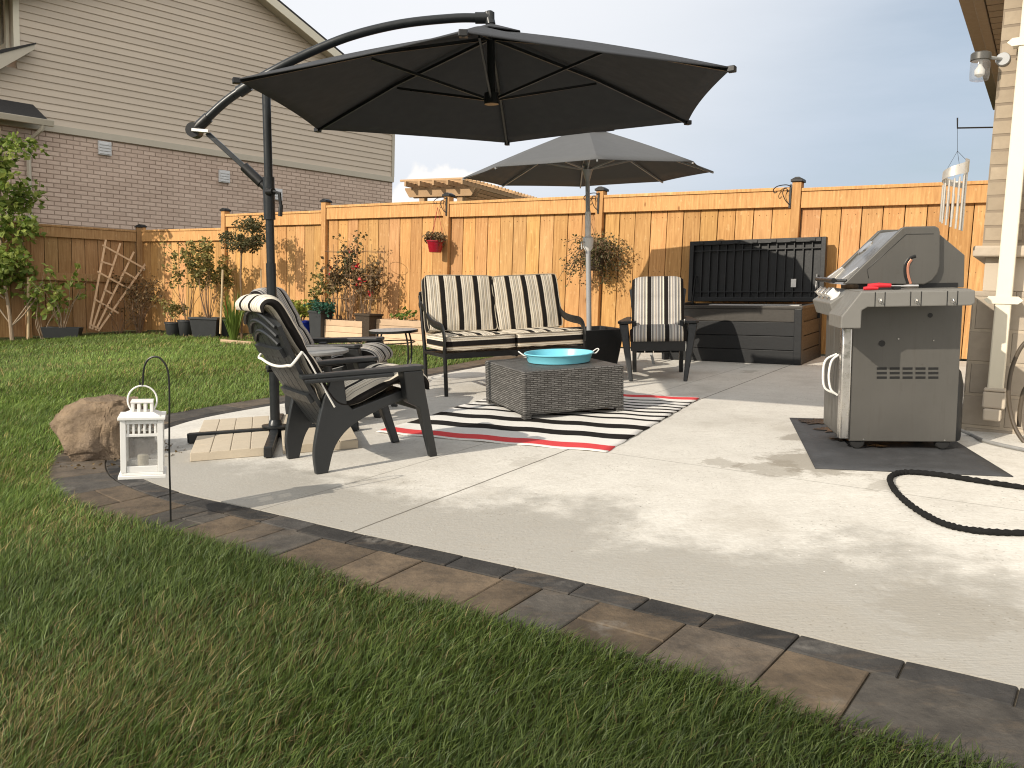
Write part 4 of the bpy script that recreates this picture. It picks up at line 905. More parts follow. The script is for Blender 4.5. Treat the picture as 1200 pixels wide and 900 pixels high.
# ------------------------------------------------------------------ resin lounge chairs
def lounge_chair(label, mtx):
    rt = thing('lounge_chair', label, 'chair', mtx, 'dark resin lounge chairs on the patio')
    s = MB()
    for k in range(5):
        y0 = -.24 + k * .097; s.prism([(.10, .255), (.32, .32), (.56, .385), (.605, .375), (.605, .35), (.56, .36), (.32, .295), (.10, .23)], y0, y0 + .092)
    s.build('seat', 'resin', rt, smooth=False, bev=.004)
    ap = MB(); ap.prism([(.606, .375), (.625, .365), (.62, .27), (.60, .27)], -.245, .245); ap.build('front_apron', 'resin', rt, smooth=False, bev=.006)
    # fan back: five slats in one moulding
    B0 = Vector((.125, 0, .205)); up = Vector((-.45, 0, .893)).normalized(); nr = Vector((.893, 0, .45)).normalized()
    b = MB()
    def bp(y, t, h): bow = -.03 * math.sin(PI * min(1, t / .8)) + .06 * y * y * 2; return B0 + up * t + Vector((0, y, 0)) + nr * (h + bow)
    for k in range(5):
        lo = (-2.5 + k) * .082; hi = (-2.5 + k) * .112; n = 10; poly = []
        g = .003
        for j in range(n + 1): t = j / n; poly.append((lo + (hi - lo) * t + g, t))
        for j in range(n + 1): t = 1 - j / n; poly.append((lo + .082 + (hi + .112 - lo - .082) * t - g, t))
        def top(y): return .765 - 1.35 * y * y
        vs = []
        L_ = [(lo + (hi - lo) * j / n + g, lo + .082 + (hi + .112 - lo - .082) * j / n - g, j / n) for j in range(n + 1)]
        for (ya, yb, t) in L_:
            for y in (ya, .5 * (ya + yb), yb):
                tt = t * top(y); vs.append(bp(y, tt, .011)); vs.append(bp(y, tt, -.011))
        fs = []
        for j in range(n):
            o = j * 6; q = o + 6
            for a in (0, 2): fs.append((o + a, o + a + 2, q + a + 2, q + a)); fs.append((o + a + 1, q + a + 1, q + a + 3, o + a + 3))
            fs.append((o, q, q + 1, o + 1)); fs.append((o + 4, o + 5, q + 5, q + 4))
        e = n * 6; fs += [(e, e + 2, e + 3, e + 1), (e + 2, e + 4, e + 5, e + 3), (0, 1, 3, 2), (2, 3, 5, 4)]
        b.add(vs, fs)
    bo = b.build('backrest', 'resin', rt, ang=30)
    w = MB()
    for r in (0, .06, .12):
        pts = [bp(y, (.755 - r - 1.35 * y * y * (1 + r * 3)), -.016) for y in [(-.26 + r * .55) + (.52 - r * 1.1) * i / 14 for i in range(15)]]; w.tube(pts, .012, 8)
    for t in (.24, .52): w.bar(bp(-.21, t, -.022), bp(.21, t, -.022), .05, .022, nr)
    w.build('back_ribs', 'resin', bo)
    for sg in (1, -1):
        a = MB(); pl = [(-.09, .255), (.10, .26), (.40, .245), (.55, .235), (.585, .255), (.59, .335), (.56, .365), (.40, .355), (.10, .325), (-.09, .30)]
        a.prism([(x, y * sg) for x, y in pl], .515, .540, axis='z'); a.prism([(x, sg * y) for x, y in ((-.08, .318), (.10, .340), (.40, .360), (.40, .348), (.10, .328), (-.08, .306))], .495, .516, axis='z'); a.build('arm', 'resin', rt, smooth=False, bev=.008)
        f = MB(); pl = [(.455, .514), (.575, .514), (.60, .38), (.695, 0), (.645, 0), (.565, .30), (.49, .34)]; ys = lambda z: .225 + .045 * z / .5; nL = len(pl); f.add([(x, ys(z) * sg, z) for x, z in pl] + [(x, (ys(z) + .035 + .045 * z / .5) * sg, z) for x, z in pl], [tuple(range(nL)), tuple(range(2 * nL - 1, nL - 1, -1))] + [((i + 1) % nL, i, nL + i, nL + (i + 1) % nL) for i in range(nL)]); f.build('leg', 'resin', rt, smooth=False, bev=.008)
        r = MB(); out = catmull([(-.02, 0, 0), (-.025, .12, 0), (.005, .26, 0), (.045, .40, 0)], 5); inn = catmull([(.60, .365, 0), (.48, .345, 0), (.33, .295, 0), (.19, .235, 0), (.095, .14, 0), (.045, 0, 0)], 5)
        poly = [(p.x, p.y) for p in out] + [(.10, .514), (.16, .514), (.17, .36), (.20, .325), (.40, .375), (.60, .425)] + [(p.x, p.y) for p in inn]
        r.prism(poly, .205 * sg, .244 * sg); r.build('leg', 'resin', rt, smooth=False, bev=.006)
    return rt
PADPATH = [(-.245, .862), (-.24, .897), (-.212, .912), (-.166, .886), (-.10, .765), (.035, .50), (.10, .39), (.16, .355), (.24, .37), (.40, .43), (.54, .465), (.63, .445), (.665, .385)]
CH = [(slab(-1.13, 4.537, R_(33.7), SL), 'near'), (slab(-1.60, 6.30, R_(-6), SL), 'far')]
lounge_chair('dark grey resin lounge chair nearest the camera, back turned to the lawn', CH[0][0])
lounge_chair('dark grey resin lounge chair half hidden behind the umbrella mast', CH[1][0])
MR = slab(1.43, 8.21, R_(-99.3), SL)
lounge_chair('dark grey resin lounge chair facing the camera before the open storage box', MR)
slab_cushion('chair_cushion', PADPATH, .49, .085, 'stripe_white', (.30, .46, .60, .80), CH[0][0], 'striped pad with white cord on the nearest lounge chair', 'striped pads on the lounge chairs')
slab_cushion('chair_cushion', PADPATH, .49, .085, 'stripe_grey', (.30, .46, .60, .80), CH[1][0], 'striped pad on the lounge chair behind the umbrella mast', 'striped pads on the lounge chairs')
slab_cushion('chair_cushion', [(-.28, .80), (-.27, .87), (-.22, .89), (-.15, .82), (-.03, .60), (.09, .41), (.15, .355), (.27, .37), (.42, .42), (.55, .455), (.64, .42), (.65, .36)], .50, .09, 'stripe_grey', (.28, .44, .58), MR, 'grey striped pad on the lounge chair by the storage box', 'striped pads on the lounge chairs')
def tie():
    m = MB(); B0 = Vector((.125, 0, .205)); up = Vector((-.45, 0, .893)).normalized(); nr = Vector((.893, 0, .45)).normalized()
    P = [B0 + up * (.46 - .02 * math.cos(y * 6)) + Vector((0, y, 0)) + nr * (-.048 - .018 * (1 - (y / .29) ** 2)) for y in [-.275 + .055 * i for i in range(11)]]
    P = [B0 + up * .49 + Vector((0, -.27, 0)) + nr * .03] + P + [B0 + up * .49 + Vector((0, .27, 0)) + nr * .03]
    tg = MB(); tg.add([(.20, -.05, .395), (.27, -.10, .42), (.275, -.04, .425), (.205, .0, .40), (.20, -.05, .397), (.27, -.10, .422), (.275, -.04, .427), (.205, .0, .402)], [(0, 1, 2, 3), (7, 6, 5, 4), (0, 4, 5, 1), (1, 5, 6, 2), (2, 6, 7, 3), (3, 7, 4, 0)]); tag(tg.build('care_tag', 'white', None, smooth=False, mtx=CH[0][0]), 'small white cloth tag lying on the seat pad of the nearest lounge chair', 'tag')
    m.tube(catmull(P, 4), .0075, 8); m.tube(catmull([P[0], P[0] + Vector((.03, -.01, -.05)), P[0] + Vector((.10, -.02, -.20)), P[0] + Vector((.15, -.02, -.30))], 5), .005, 6)
    tag(m.build('cushion_tie', 'string', None, mtx=CH[0][0]), 'white cord tied round the back of the nearest lounge chair', 'cord')
tie()

# small round table between the two chairs
def side_table():
    t = thing('side_table', 'round weathered grey resin side table between the two lounge chairs', 'table', slab(-1.31, 5.66, 0, SL + .052))
    b = MB(); b.lathe([(.205, .455), (.222, .463), (.222, .478), (.20, .485)], 36); b.build('tabletop', 'greytop', t)
    for k in range(3):
        a = k * 2 * PI / 3 + .2; l_ = MB(); u = Vector((math.cos(a), math.sin(a), 0)); P = catmull([u * .07 + Vector((0, 0, .454)), u * .08 + Vector((0, 0, .32)), u * .12 + Vector((0, 0, .16)), u * .19], 5)
        l_.tube(P, [.034 - .012 * i / (len(P) - 1) for i in range(len(P))], 10); l_.build('leg', 'resin', t)
    r = MB(); r.lathe([(.075, .19), (.10, .20), (.10, .21), (.07, .215)], 20); r.build('brace', 'resin', t)
side_table()

# ------------------------------------------------------------------ loveseat
LSM = slab(-.543, 6.919, R_(20.7), SL); LW = 1.27; LD = .66
def loveseat():
    rt = thing('loveseat', 'black tubular metal loveseat frame with curved arms in front of the fence', 'sofa', LSM)
    for x in (0, LW):
        a = MB(); P = catmull([(x, LD + .13, .735), (x, LD + .06, .735), (x, LD - .05, .70), (x, .50, .635), (x, .38, .595), (x, .22, .58), (x, .10, .575), (x, .03, .55), (x, .0, .48), (x, .0, .40)], 6); a.tube(P, .034, 10, flat=.32, up=(1, 0, 0)); a.build('arm', 'blackmetal', rt)
        l_ = MB(); l_.tube([(x, 0, .41), (x, 0, 0)], .017, 10); l_.build('leg', 'blackmetal', rt)
        l_ = MB(); l_.tube([(x, LD, 0), (x, LD, .34), (x, LD + .05, .60), (x, LD + .10, .82)], .017, 10); l_.build('leg', 'blackmetal', rt)
        s = MB(); s.tube([(x, 0, .335), (x, LD, .315)], .015, 8); s.build('side_rail', 'blackmetal', rt)
    f = MB()
    for y, z in ((0, .335), (LD, .315)): f.bar((0, y, z), (LW, y, z), .03, .045)
    for k in range(9): y = .06 + k * .07; f.bar((.01, y, .335 - .02 * y), (LW - .01, y, .335 - .02 * y), .03, .008)
    f.tube([(LW / 2, .0, .31), (LW / 2, LD, .29)], .013, 8); f.build('seat_frame', 'blackmetal', rt, smooth=False)
    f = MB(); f.tube(catmull([(0, LD + .10, .82), (.06, LD + .105, .845), (LW / 2, LD + .11, .85), (LW - .06, LD + .105, .845), (LW, LD + .10, .82)], 5), .015, 8)
    for k in range(12): x = .1 + k * (LW - .2) / 11; f.tube([(x, LD + .005, .34), (x, LD + .05, .60), (x, LD + .10, .84)], .007, 6)
    f.build('back_frame', 'blackmetal', rt)
    for k, nm in enumerate(('left', 'right')):
        cx = LW * (.25 + .5 * k); cw = LW / 2 - .012
        m = LSM @ Matrix.Translation((cx, .315, .43)) @ Matrix.Rotation(R_(-1.5), 4, 'X'); box_cushion('seat_cushion', cw, .66, .15, 'stripe_cream', m, f'cream and black striped seat cushion on the {nm} half of the loveseat', 'loveseat seat cushions', True, k)
        m = LSM @ Matrix.Translation((cx + .005, .60, .735 - .012 * k)) @ Matrix.Rotation(R_(2 - 3 * k), 4, 'Y') @ Matrix.Rotation(R_(74), 4, 'X'); box_cushion('back_cushion', cw + .02, .50, .15, 'stripe_cream', m, f'cream and black striped back cushion leaning on the {nm} half of the loveseat', 'loveseat back cushions', False, k + 3)
loveseat()

# ------------------------------------------------------------------ rug, coffee table, tray
def rug():
    a = R_(-27.0); u = Vector((math.cos(a), math.sin(a), 0)); v = Vector((-u.y, u.x, 0)); nr = Vector((.547, 4.691, 0)); Wd, Ln = 1.60, 2.06
    mb = MB(); n, m = 32, 160; vs = []; st = []
    for j in range(m + 1):
        for i in range(n + 1):
            p = nr - u * Wd * (1 - i / n) + v * Ln * j / m
            edge = 0.004 * math.sin(j * .35) * (i / n) ** 12
            p = p + u * edge; z = .006 + .0025 * math.sin(i * .9 + j * .11) + .006 * max(0, math.sin(j * .16 + .6)) * (1 - i / n) ** 10
            vs.append((p.x, p.y, zg(p.x, p.y) + SL + max(.004, z))); st.append(j / m)
    mb.add(vs, [(j * (n + 1) + i, j * (n + 1) + i + 1, (j + 1) * (n + 1) + i + 1, (j + 1) * (n + 1) + i) for j in range(m) for i in range(n)], None, st)
    o = mb.build('striped_rug', 'rug', None, solid=.005); tag(o, 'flat woven outdoor rug in black and white stripes with red ends', 'rug')
rug()
TBM = slab(.091, 5.704, R_(20.6), SL + .011)
def coffee_table():
    rt = thing('coffee_table', 'low square grey wicker coffee table on the striped rug', 'table', TBM)
    b = MB(); b.box((0, 0, .03), (.775, .825, .335)); b.build('table_body', 'wicker', rt, bev=.012, smooth=False)
    for x in (.03, .745):
        for y in (.03, .795): l_ = MB(); l_.box((x - .028, y - .028, 0), (x + .028, y + .028, .029)); l_.build('leg', 'wicker', rt, smooth=False, bev=.004)
    c = at(655, 424, SL + .346); q = TBM.inverted() @ c
    tr = thing('serving_tray', 'round aqua blue metal tray with wire handles on the wicker table', 'tray', TBM @ Matrix.Translation((q.x, q.y, .337)) @ Matrix.Rotation(R_(-12), 4, 'Z'))
    t = MB(); t.lathe([(.22, 0), (.232, .004), (.252, .062), (.258, .066), (.260, .062), (.262, .066), (.258, .071), (.249, .069), (.227, .010), (.0005, .009)], 56, cap=False); t.lathe([(.0005, 0.0), (.22, 0)], 56, cap=False); t.build('tray_dish', 'tub', tr)
    for s in (1, -1): h = MB(); h.tube(catmull([(.256 * s, -.05, .055), (.275 * s, -.052, .062), (.30 * s, -.03, .082), (.30 * s, .03, .082), (.275 * s, .052, .062), (.256 * s, .05, .055)], 6), .0045, 8); h.build('handle', 'white', tr)
coffee_table()

# ------------------------------------------------------------------ bistro table
def bistro():
    rt = thing('bistro_table', 'small round mosaic-topped metal table left of the loveseat', 'table', slab(-1.09, 7.80, .3, .004))
    t = MB(); t.lathe([(.21, .492), (.222, .496), (.222, .516), (.213, .518)], 40); t.build('tabletop', 'pebble', rt)
    e = MB(); e.lathe([(.2225, .492), (.229, .492), (.229, .514), (.2225, .514)], 40, cap=False); e.build('rim', 'blackmetal', rt)
    for k in range(4):
        a = k * PI / 2 + .5; u = Vector((math.cos(a), math.sin(a), 0)); l_ = MB(); l_.tube(catmull([u * .18 + Vector((0, 0, .49)), u * .205 + Vector((0, 0, .38)), u * .20 + Vector((0, 0, .24)), u * .165 + Vector((0, 0, .11)), u * .185 + Vector((0, 0, 0))], 6), .0085, 8); l_.build('leg', 'blackmetal', rt)
    for z, q in ((.40, .195), (.13, .165)):
        r = MB(); r.tube([(q * math.cos(i * PI / 16), q * math.sin(i * PI / 16), z) for i in range(33)], .006, 6); r.build('leg_ring', 'blackmetal', rt)
bistro()

# ------------------------------------------------------------------ storage box
def storage_box():
    p = at(938, 430); rz = math.atan2(FU[1], FU[0]); MX = slab(p.x, p.y, rz, SL); WW, DD, HH = 1.50, .84, .58     # x runs left, y towards the camera
    rt = thing('storage_box', 'long anthracite plank-effect storage box with its lid standing open', 'storage box', MX)
    b = MB(); nb = 4; h = HH / nb
    for k in range(nb):
        z0, z1 = k * h + .004, (k + 1) * h - .004
        if k == 3: continue
        b.box((.07, -.02, z0), (WW - .07, .0, z1)); b.box((.0, -DD + .07, z0), (.02, -.07, z1)); b.box((WW - .02, -DD + .07, z0), (WW, -.07, z1))
    b.box((.02, -.021, .002), (WW - .02, -.025, HH - .01)); b.box((.022, -DD + .02, .002), (.026, -.026, HH - .01)); b.box((WW - .026, -DD + .02, .002), (WW - .022, -.026, HH - .01)); b.box((.02, -DD, .004), (WW - .02, -DD + .02, HH)); b.box((.027, -DD + .021, .0), (WW - .027, -.026, .02))
    b.build('box_body', 'boxdark', rt, smooth=False, bev=.004)
    b = MB(); b.box((.071, -.018, 3 * h + .002), (WW - .071, .003, HH - .012)); b.build('upper_plank', 'boxsunlit', rt, smooth=False, bev=.004)
    for x in (0, WW - .07):
        for y in (-.07, -DD):
            c = MB(); c.box((x - .004, y - .004, 0), (x + .074, y + .078, HH - .011)); c.build('corner_post', 'boxdark', rt, smooth=False, bev=.006)
    r = MB(); r.box((-.01, -.055, HH - .010), (WW + .01, .015, HH + .018)); r.box((-.01, -DD - .01, HH - .01), (.05, -.056, HH + .018)); r.box((WW - .05, -DD - .01, HH - .01), (WW + .01, -.056, HH + .018)); r.build('rim', 'boxsunlit', rt, smooth=False, bev=.004)
    i_ = MB(); i_.box((.10, -.40, HH - .02), (WW - .42, -.30, HH + .014)); i_.build('inner_tray', 'lightgrey', rt, smooth=False, bev=.004)
    # open lid, underside towards the camera, with ribs
    LM = Matrix.Translation((0, -DD - .015, HH + .02)) @ Matrix.Rotation(R_(5), 4, 'X')
    l_ = MB(); l_.box((-.02, -.03, 0), (WW + .02, -.0, .70), LM)
    for (lo, hi) in (((-.02, .001, 0), (.03, .05, .70)), ((WW - .03, .001, 0), (WW + .02, .05, .70)), ((.031, .001, .65), (WW - .031, .05, .70)), ((.031, .001, 0), (WW - .031, .05, .05))): l_.box(lo, hi, LM)
    lo = l_.build('lid', 'boxdark', rt, smooth=False, bev=.004)
    rb = MB()
    for k in range(1, 15): x = .03 + k * (WW - .06) / 15; rb.box((x - .006, .001, .051), (x + .006, .030, .649), LM)
    for z in (.11, .585): rb.box((.031, .001, z - .006), (WW - .031, .034, z + .006), LM)
    for k in range(7): x = .12 + k * (WW - .24) / 6; rb.box((x - .03, .0505, .66), (x + .03, .062, .69), LM)
    rb.build('lid_ribs', 'boxdark', lo, smooth=False)
    s = MB(); s.box((.28, .0345, .16), (.335, .036, .25), LM); s.build('paper_label', 'white', lo, smooth=False)
    a = MB()
    for x in (.06, WW - .06): a.bar((x, -DD + .10, HH - .02), LM @ Vector((x, .03, .30)), .012, .02)
    a.build('lid_stay', 'blackmetal', rt, smooth=False)
storage_box()
def folding_chair():
    rt = thing('folding_chair', 'light grey folding chair half hidden behind the striped lounge chair', 'chair', slab(1.62, 9.18, R_(-75), SL))
    for s in (1, -1):
        l_ = MB(); l_.tube([(.30, .21 * s, 0), (.02, .21 * s, .44), (-.10, .21 * s, .74)], .016, 8); l_.build('leg', 'lightgrey', rt)
        l_ = MB(); l_.tube([(-.22, .18 * s, 0), (.22, .18 * s, .44)], .014, 8); l_.build('leg', 'lightgrey', rt)
    s = MB(); s.box((-.16, -.20, .43), (.24, .20, .455)); s.build('seat', 'white', rt, smooth=False, bev=.008)
    s = MB(); s.prism([(-.045, .56), (-.10, .74), (-.085, .745), (-.03, .565)], -.20, .20); s.build('backrest', 'lightgrey', rt, smooth=False, bev=.006)
folding_chair()
# ------------------------------------------------------------------ grill
GP = at(1005, 531); GM = slab(GP.x, GP.y, R_(-8.2), SL + .006); GI = GM.inverted(); GC = GI @ Vector((0, 0, EYE))
def gl(px, py, y):                 # surveyed pixel -> (x, z) on the grill's plane at depth y
    d = GI.to_3x3() @ Vector(ray(px, py)); t = (y - GC.y) / d.y; p = GC + d * t; return (p.x, p.z)
def xz(v): return (v.x, v.z)
def grill():
    rt = thing('gas_grill', 'warm grey gas grill on casters with a folding side shelf and closed hood', 'grill', GM)
    BW = .46; S = -.29
    x0, z1 = gl(1000, 362, 0); x1, zb = gl(1120, 518, 0)
    b = MB(); b.box((x0, .0, zb), (x1, .022, z1 + .05)); sp = b.build('side_panel', 'grillgrey', rt, smooth=False, bev=.005)
    v = MB()
    for r in range(3):
        for c in range(5):
            a = gl(1027.5 + c * 15.1, 430.5 + r * 5.3, 0); e = gl(1027.5 + c * 15.1 + 11.5, 433.2 + r * 5.3, 0); v.box((a[0], -.0022, e[1]), (e[0], .0015, a[1]))
    for (px, py, r) in ((1033.5, 402.5, 3.7), (1090, 369.5, 2.8)):
        q = gl(px, py, 0); w = r * .0047; v.lathe([(w, 0), (w, .003)], 18, Matrix.Translation((q[0], .0008, q[1])) @ Matrix.Rotation(R_(90), 4, 'X'))
    v.build('vent_slots', 'blackmetal', sp, smooth=False)
    sc = MB()
    for (px, py) in ((1107, 516), (1012, 515), (1053, 397), (1094, 399)):
        q = gl(px, py, 0); sc.lathe([(.005, 0), (.004, .003)], 10, Matrix.Translation((q[0], .0006, q[1])) @ Matrix.Rotation(R_(90), 4, 'X'))
    sc.build('screws', 'steel', sp)
    b = MB(); b.box((x0, BW - .022, zb), (x1, BW, z1 + .05)); b.build('side_panel', 'grillgrey', rt, smooth=False, bev=.005)
    b = MB(); b.box((x1 - .02, .023, zb + .02), (x1 - .004, BW - .023, z1 + .04)); b.build('back_panel', 'grillgrey', rt, smooth=False)
    b = MB(); b.box((x0 + .01, .023, zb), (x1 - .021, BW - .023, zb + .02)); b.build('bottom_shelf', 'blackmetal', rt, smooth=False)
    # doors with a bright rounded edge column
    d = MB(); d.box((x0 - .045, .045, zb + .01), (x0 - .002, BW / 2 - .004, z1 - .02)); d.box((x0 - .045, BW / 2 + .004, zb + .01), (x0 - .002, BW - .01, z1 - .02)); dr = d.build('cart_doors', 'grillgrey', rt, smooth=False, bev=.012)
    xa, za = gl(987, 385, -.005); xb, zc = gl(998, 514, -.005)
    c = MB(); c.prism([(xa, -.006), (xa + .008, -.013), (x0 - .006, -.013), (x0 - .002, -.006), (x0 - .002, .042), (xa, .042)], zc, za, axis='z'); c.build('door_edge', 'steel', dr, smooth=True, bev=.004)
    hx, hz = gl(986, 440, .07); h = MB()
    for o in (0, .022): h.tube(catmull([(x0 - .048, .09 + o * 2, hz + .115), (x0 - .085 - o, .09 + o * 2, hz + .08), (x0 - .098 - o, .09 + o * 2, hz), (x0 - .085 - o, .09 + o * 2, hz - .08), (x0 - .048, .09 + o * 2, hz - .115)], 6), .0065, 8)
    h.build('door_handle', 'white', dr)
    # firebox between cart and hood
    hb = gl(1045, 334, 0)[1]
    f = MB(); f.box((x0 + .03, .03, z1 + .051), (x1 - .02, BW - .03, hb + .005)); f.build('firebox', 'blackmetal', rt, smooth=False)
    # side shelf
    P = [gl(*p, S) for p in ((1009, 342), (1143, 340), (1143, 355), (1138, 358), (1017, 360), (1010, 364), (1009, 385), (985, 385), (986, 371))]
    zt = P[1][1]
    s = MB(); s.prism(P, S, S + .03); sh = s.build('side_shelf', 'grillshelf', rt, smooth=False, bev=.006)
    s = MB(); s.box((P[0][0] + .005, S + .031, zt - .035), (P[1][0] - .004, -.006, zt + .006)); s.box((P[0][0] + .005, S + .031, zt - .05), (P[0][0] + .03, -.006, zt - .036)); s.build('shelf_top', 'grillshelf', sh, smooth=False, bev=.006)
    s = MB(); s.add([(P[8][0], S + .031, P[8][1] - .0), (P[0][0], S + .031, zt - .001), (P[0][0], -.004, zt - .001), (P[8][0], -.004, P[8][1]), (P[8][0], S + .031, P[7][1]), (P[6][0], S + .031, P[7][1]), (P[6][0], -.004, P[7][1]), (P[8][0], -.004, P[7][1])], [(0, 1, 2, 3), (0, 3, 7, 4), (4, 7, 6, 5), (0, 4, 5, 1), (3, 2, 6, 7)]); s.build('shelf_bracket', 'grillshelf', sh, smooth=False)
    hk = MB()
    for px in (1031, 1073, 1116):
        q = gl(px, 352, S); hk.box((q[0] - .009, S - .0025, q[1] - .012), (q[0] + .009, S + .001, q[1] + .012)); hk.tube([(q[0] - .006, S - .003, q[1] + .004), (q[0] - .005, S - .016, q[1] - .008), (q[0] + .005, S - .016, q[1] - .008), (q[0] + .006, S - .003, q[1] + .004)], .0028, 6)
    hk.build('tool_hook', 'steel', sh, smooth=False)
    sm = MB()
    for px in (1025.5, 1037, 1067, 1079.5, 1110, 1122): q = gl(px, 350, S); sm.box((q[0] - .0018, S - .0018, zt - .075), (q[0] + .0018, S + .001, zt - .002))
    sm.build('shelf_seam', 'blackmetal', sh, smooth=False)
    # control panel
    cp = MB(); q1 = gl(976, 344, .55); q2 = gl(958, 361, .55); q3 = gl(984, 377, .02); zq = q2[1]
    cp.prism([(x0 + .03, hb - .03), (x0 - .02, hb - .02), (x0 - .125, zq + .055), (x0 - .10, zq - .02), (x0 + .03, zq - .045)], -.003, BW + .003); cpo = cp.build('control_panel', 'grillshelf', rt, smooth=False, bev=.006)
    for k in range(4):
        y = .07 + k * .105; n_ = Vector((-.105, 0, -.0)).normalized(); c = Vector((x0 - .078, y, (hb - .02) * .45 + (zq + .055) * .55)); mm = Matrix.Translation(c) @ Vector((-.70, 0, .71)).to_track_quat('Z', 'Y').to_matrix().to_4x4()
        kn = MB(); kn.lathe([(.034, 0), (.034, .006), (.026, .010), (.024, .034), (.018, .038)], 20, mm); kn.box((-.005, -.024, .036), (.005, .024, .046), mm); kn.build('knob', 'white' if k == 0 else 'steel', cpo, smooth=True)
    # hood
    H = [(988, 333), (1057, 267), (1062, 265.5), (1096, 265), (1100, 267), (1101.5, 272), (1101, 312), (1098, 321), (1092, 329), (1083, 333.5)]
    HP = [gl(*p, 0) for p in H]
    h = MB(); h.prism(HP, -.004, .03); hd = h.build('hood', 'grillgrey', rt, smooth=False, bev=.006)
    h = MB(); h.prism(HP, BW - .03, BW + .004); h.build('hood_end', 'grillgrey', hd, smooth=False, bev=.006)
    sk = MB(); a, b_ = Vector((HP[0][0], 0, HP[0][1])), Vector((HP[1][0], 0, HP[1][1])); e1 = Vector((HP[3][0], 0, HP[3][1]))
    nn = Vector((-(b_.z - a.z), 0, b_.x - a.x)).normalized() * .016
    i0 = a.lerp(b_, .02) - nn; i1 = b_ - Vector((0, 0, .014)); i2 = e1 - Vector((.01, 0, .012)); i3 = Vector((HP[6][0] - .012, 0, HP[6][1]))
    sk.prism([(p.x, p.z) for p in (i0, i1, i2, i3)], .031, BW - .031); sk.build('hood_skin', 'hoodsteel', hd, smooth=False)
    g = MB(); mid = a.lerp(b_, .62) + nn * .9; g.lathe([(.05, 0), (.05, .008), (.043, .012)], 24, Matrix.Translation(mid + Vector((0, BW / 2, 0))) @ nn.to_track_quat('Z', 'Y').to_matrix().to_4x4()); g.build('thermometer', 'steel', hd)
    bs = MB(); bs.prism([xz(a.lerp(b_, .05) + nn * 1.2), xz(a.lerp(b_, .30) + nn * .3), xz(a.lerp(b_, .30) - nn), xz(a.lerp(b_, .05) - nn)], .036, .066); bs.prism([xz(a.lerp(b_, .05) + nn * 1.2), xz(a.lerp(b_, .30) + nn * .3), xz(a.lerp(b_, .30) - nn), xz(a.lerp(b_, .05) - nn)], BW - .066, BW - .036); bs.build('handle_bracket', 'steel', hd, smooth=False, bev=.003)
    hn = MB(); o = a + Vector((-.045, 0, .02)); hn.tube([o + Vector((0, .02, 0)), o + Vector((0, BW - .02, 0))], .014, 12); hn.tube([o + Vector((0, .05, 0)), a.lerp(b_, .06)], .008, 8) ; hn.build('hood_handle', 'blackmetal', hd)
    gv = MB(); R2 = [(1018, 326), (1016, 316), (1062, 274.5), (1094, 274)]; Q = [Vector((gl(*p, -.004)[0], -.0045, gl(*p, -.004)[1])) for p in R2]; gv.tube(Q, .0018, 6); gv.build('pressed_line', 'blackmetal', hd)
    sl_ = MB(); Q = [Vector((gl(*p, -.004)[0], -.0055, gl(*p, -.004)[1])) for p in ((1073, 300), (1066, 303), (1061, 311), (1061, 322), (1064, 332))]; sl_.tube(catmull(Q, 5), .0085, 8, flat=.3, up=(0, 1, 0)); sl_.build('pivot_slot', 'blackmetal', hd)
    sl_ = MB(); Q = [Vector((gl(*p, -.004)[0], -.0085, gl(*p, -.004)[1])) for p in ((1068, 304), (1064, 311), (1064, 322), (1067, 332.5))]; sl_.tube(catmull(Q, 5), .0065, 8, flat=.25, up=(0, 1, 0)); sl_.build('heat_stain', 'copper', hd)
    bk = MB(); B = [gl(*p, .02) for p in ((1102, 274), (1132, 299), (1131, 337), (1080, 337))]; bk.prism(B, .035, BW - .035); bk.build('back_housing', 'grillgrey', rt, smooth=False, bev=.004)
    # casters
    for x in (x0 + .05, x1 - .06):
        for y in (.035, BW - .05):
            c = MB(); m = Matrix.Translation((x, y, .039)) @ Matrix.Rotation(R_(90), 4, 'X')
            c.lathe([(.020, -.026), (.036, -.024), (.040, -.014), (.040, .014), (.036, .024), (.020, .026)], 18, m); c.box((x - .02, y - .026, .035), (x + .02, y + .026, zb + .005)); c.build('caster', 'rubber', rt, smooth=True, bev=.003)
    # barbecue tools on the shelf
    T = GM
    def sh(px, py, y): d = GI.to_3x3() @ Vector(ray(px, py)); t = (zt + .016 - GC.z) / d.z; p = GC + d * t; return p
    t = thing('grill_tongs', 'red-handled steel barbecue tongs lying on the grill side shelf', 'tongs', T)
    yy = -.14; A = Vector((*gl(1017, 334, yy),)); 
    def L3(px, yv, z=.02): return Vector((gl(px, 334, yv)[0], yv, zt + z))
    h = MB(); h.tube([L3(1017, yy, .026), L3(1030, yy, .028), L3(1044, yy, .026)], [.012, .015, .011], 10); h.build('handle', 'red', t)
    h = MB(); h.tube([L3(1043, yy, .024), L3(1058, yy - .005, .022), L3(1064, yy - .005, .022), L3(1076, yy - .01, .022)], [.006, .009, .016, .014], 10, flat=.7); h.build('jaw', 'steel', t)
    t = thing('grill_brush', 'short red-handled brush in front of the tongs on the grill shelf', 'brush', T); yy = -.24
    h = MB(); h.tube([L3(1012, yy, .016), L3(1020, yy, .018), L3(1029, yy, .016)], [.009, .012, .008], 10); h.build('handle', 'red', t)
    h = MB(); h.tube([L3(1029, yy, .014), L3(1046, yy + .02, .013)], .005, 8); h.bar(L3(1046, yy + .02, .016), L3(1054, yy + .03, .016), .03, .016); h.build('brush_head', 'blackmetal', t)
grill()
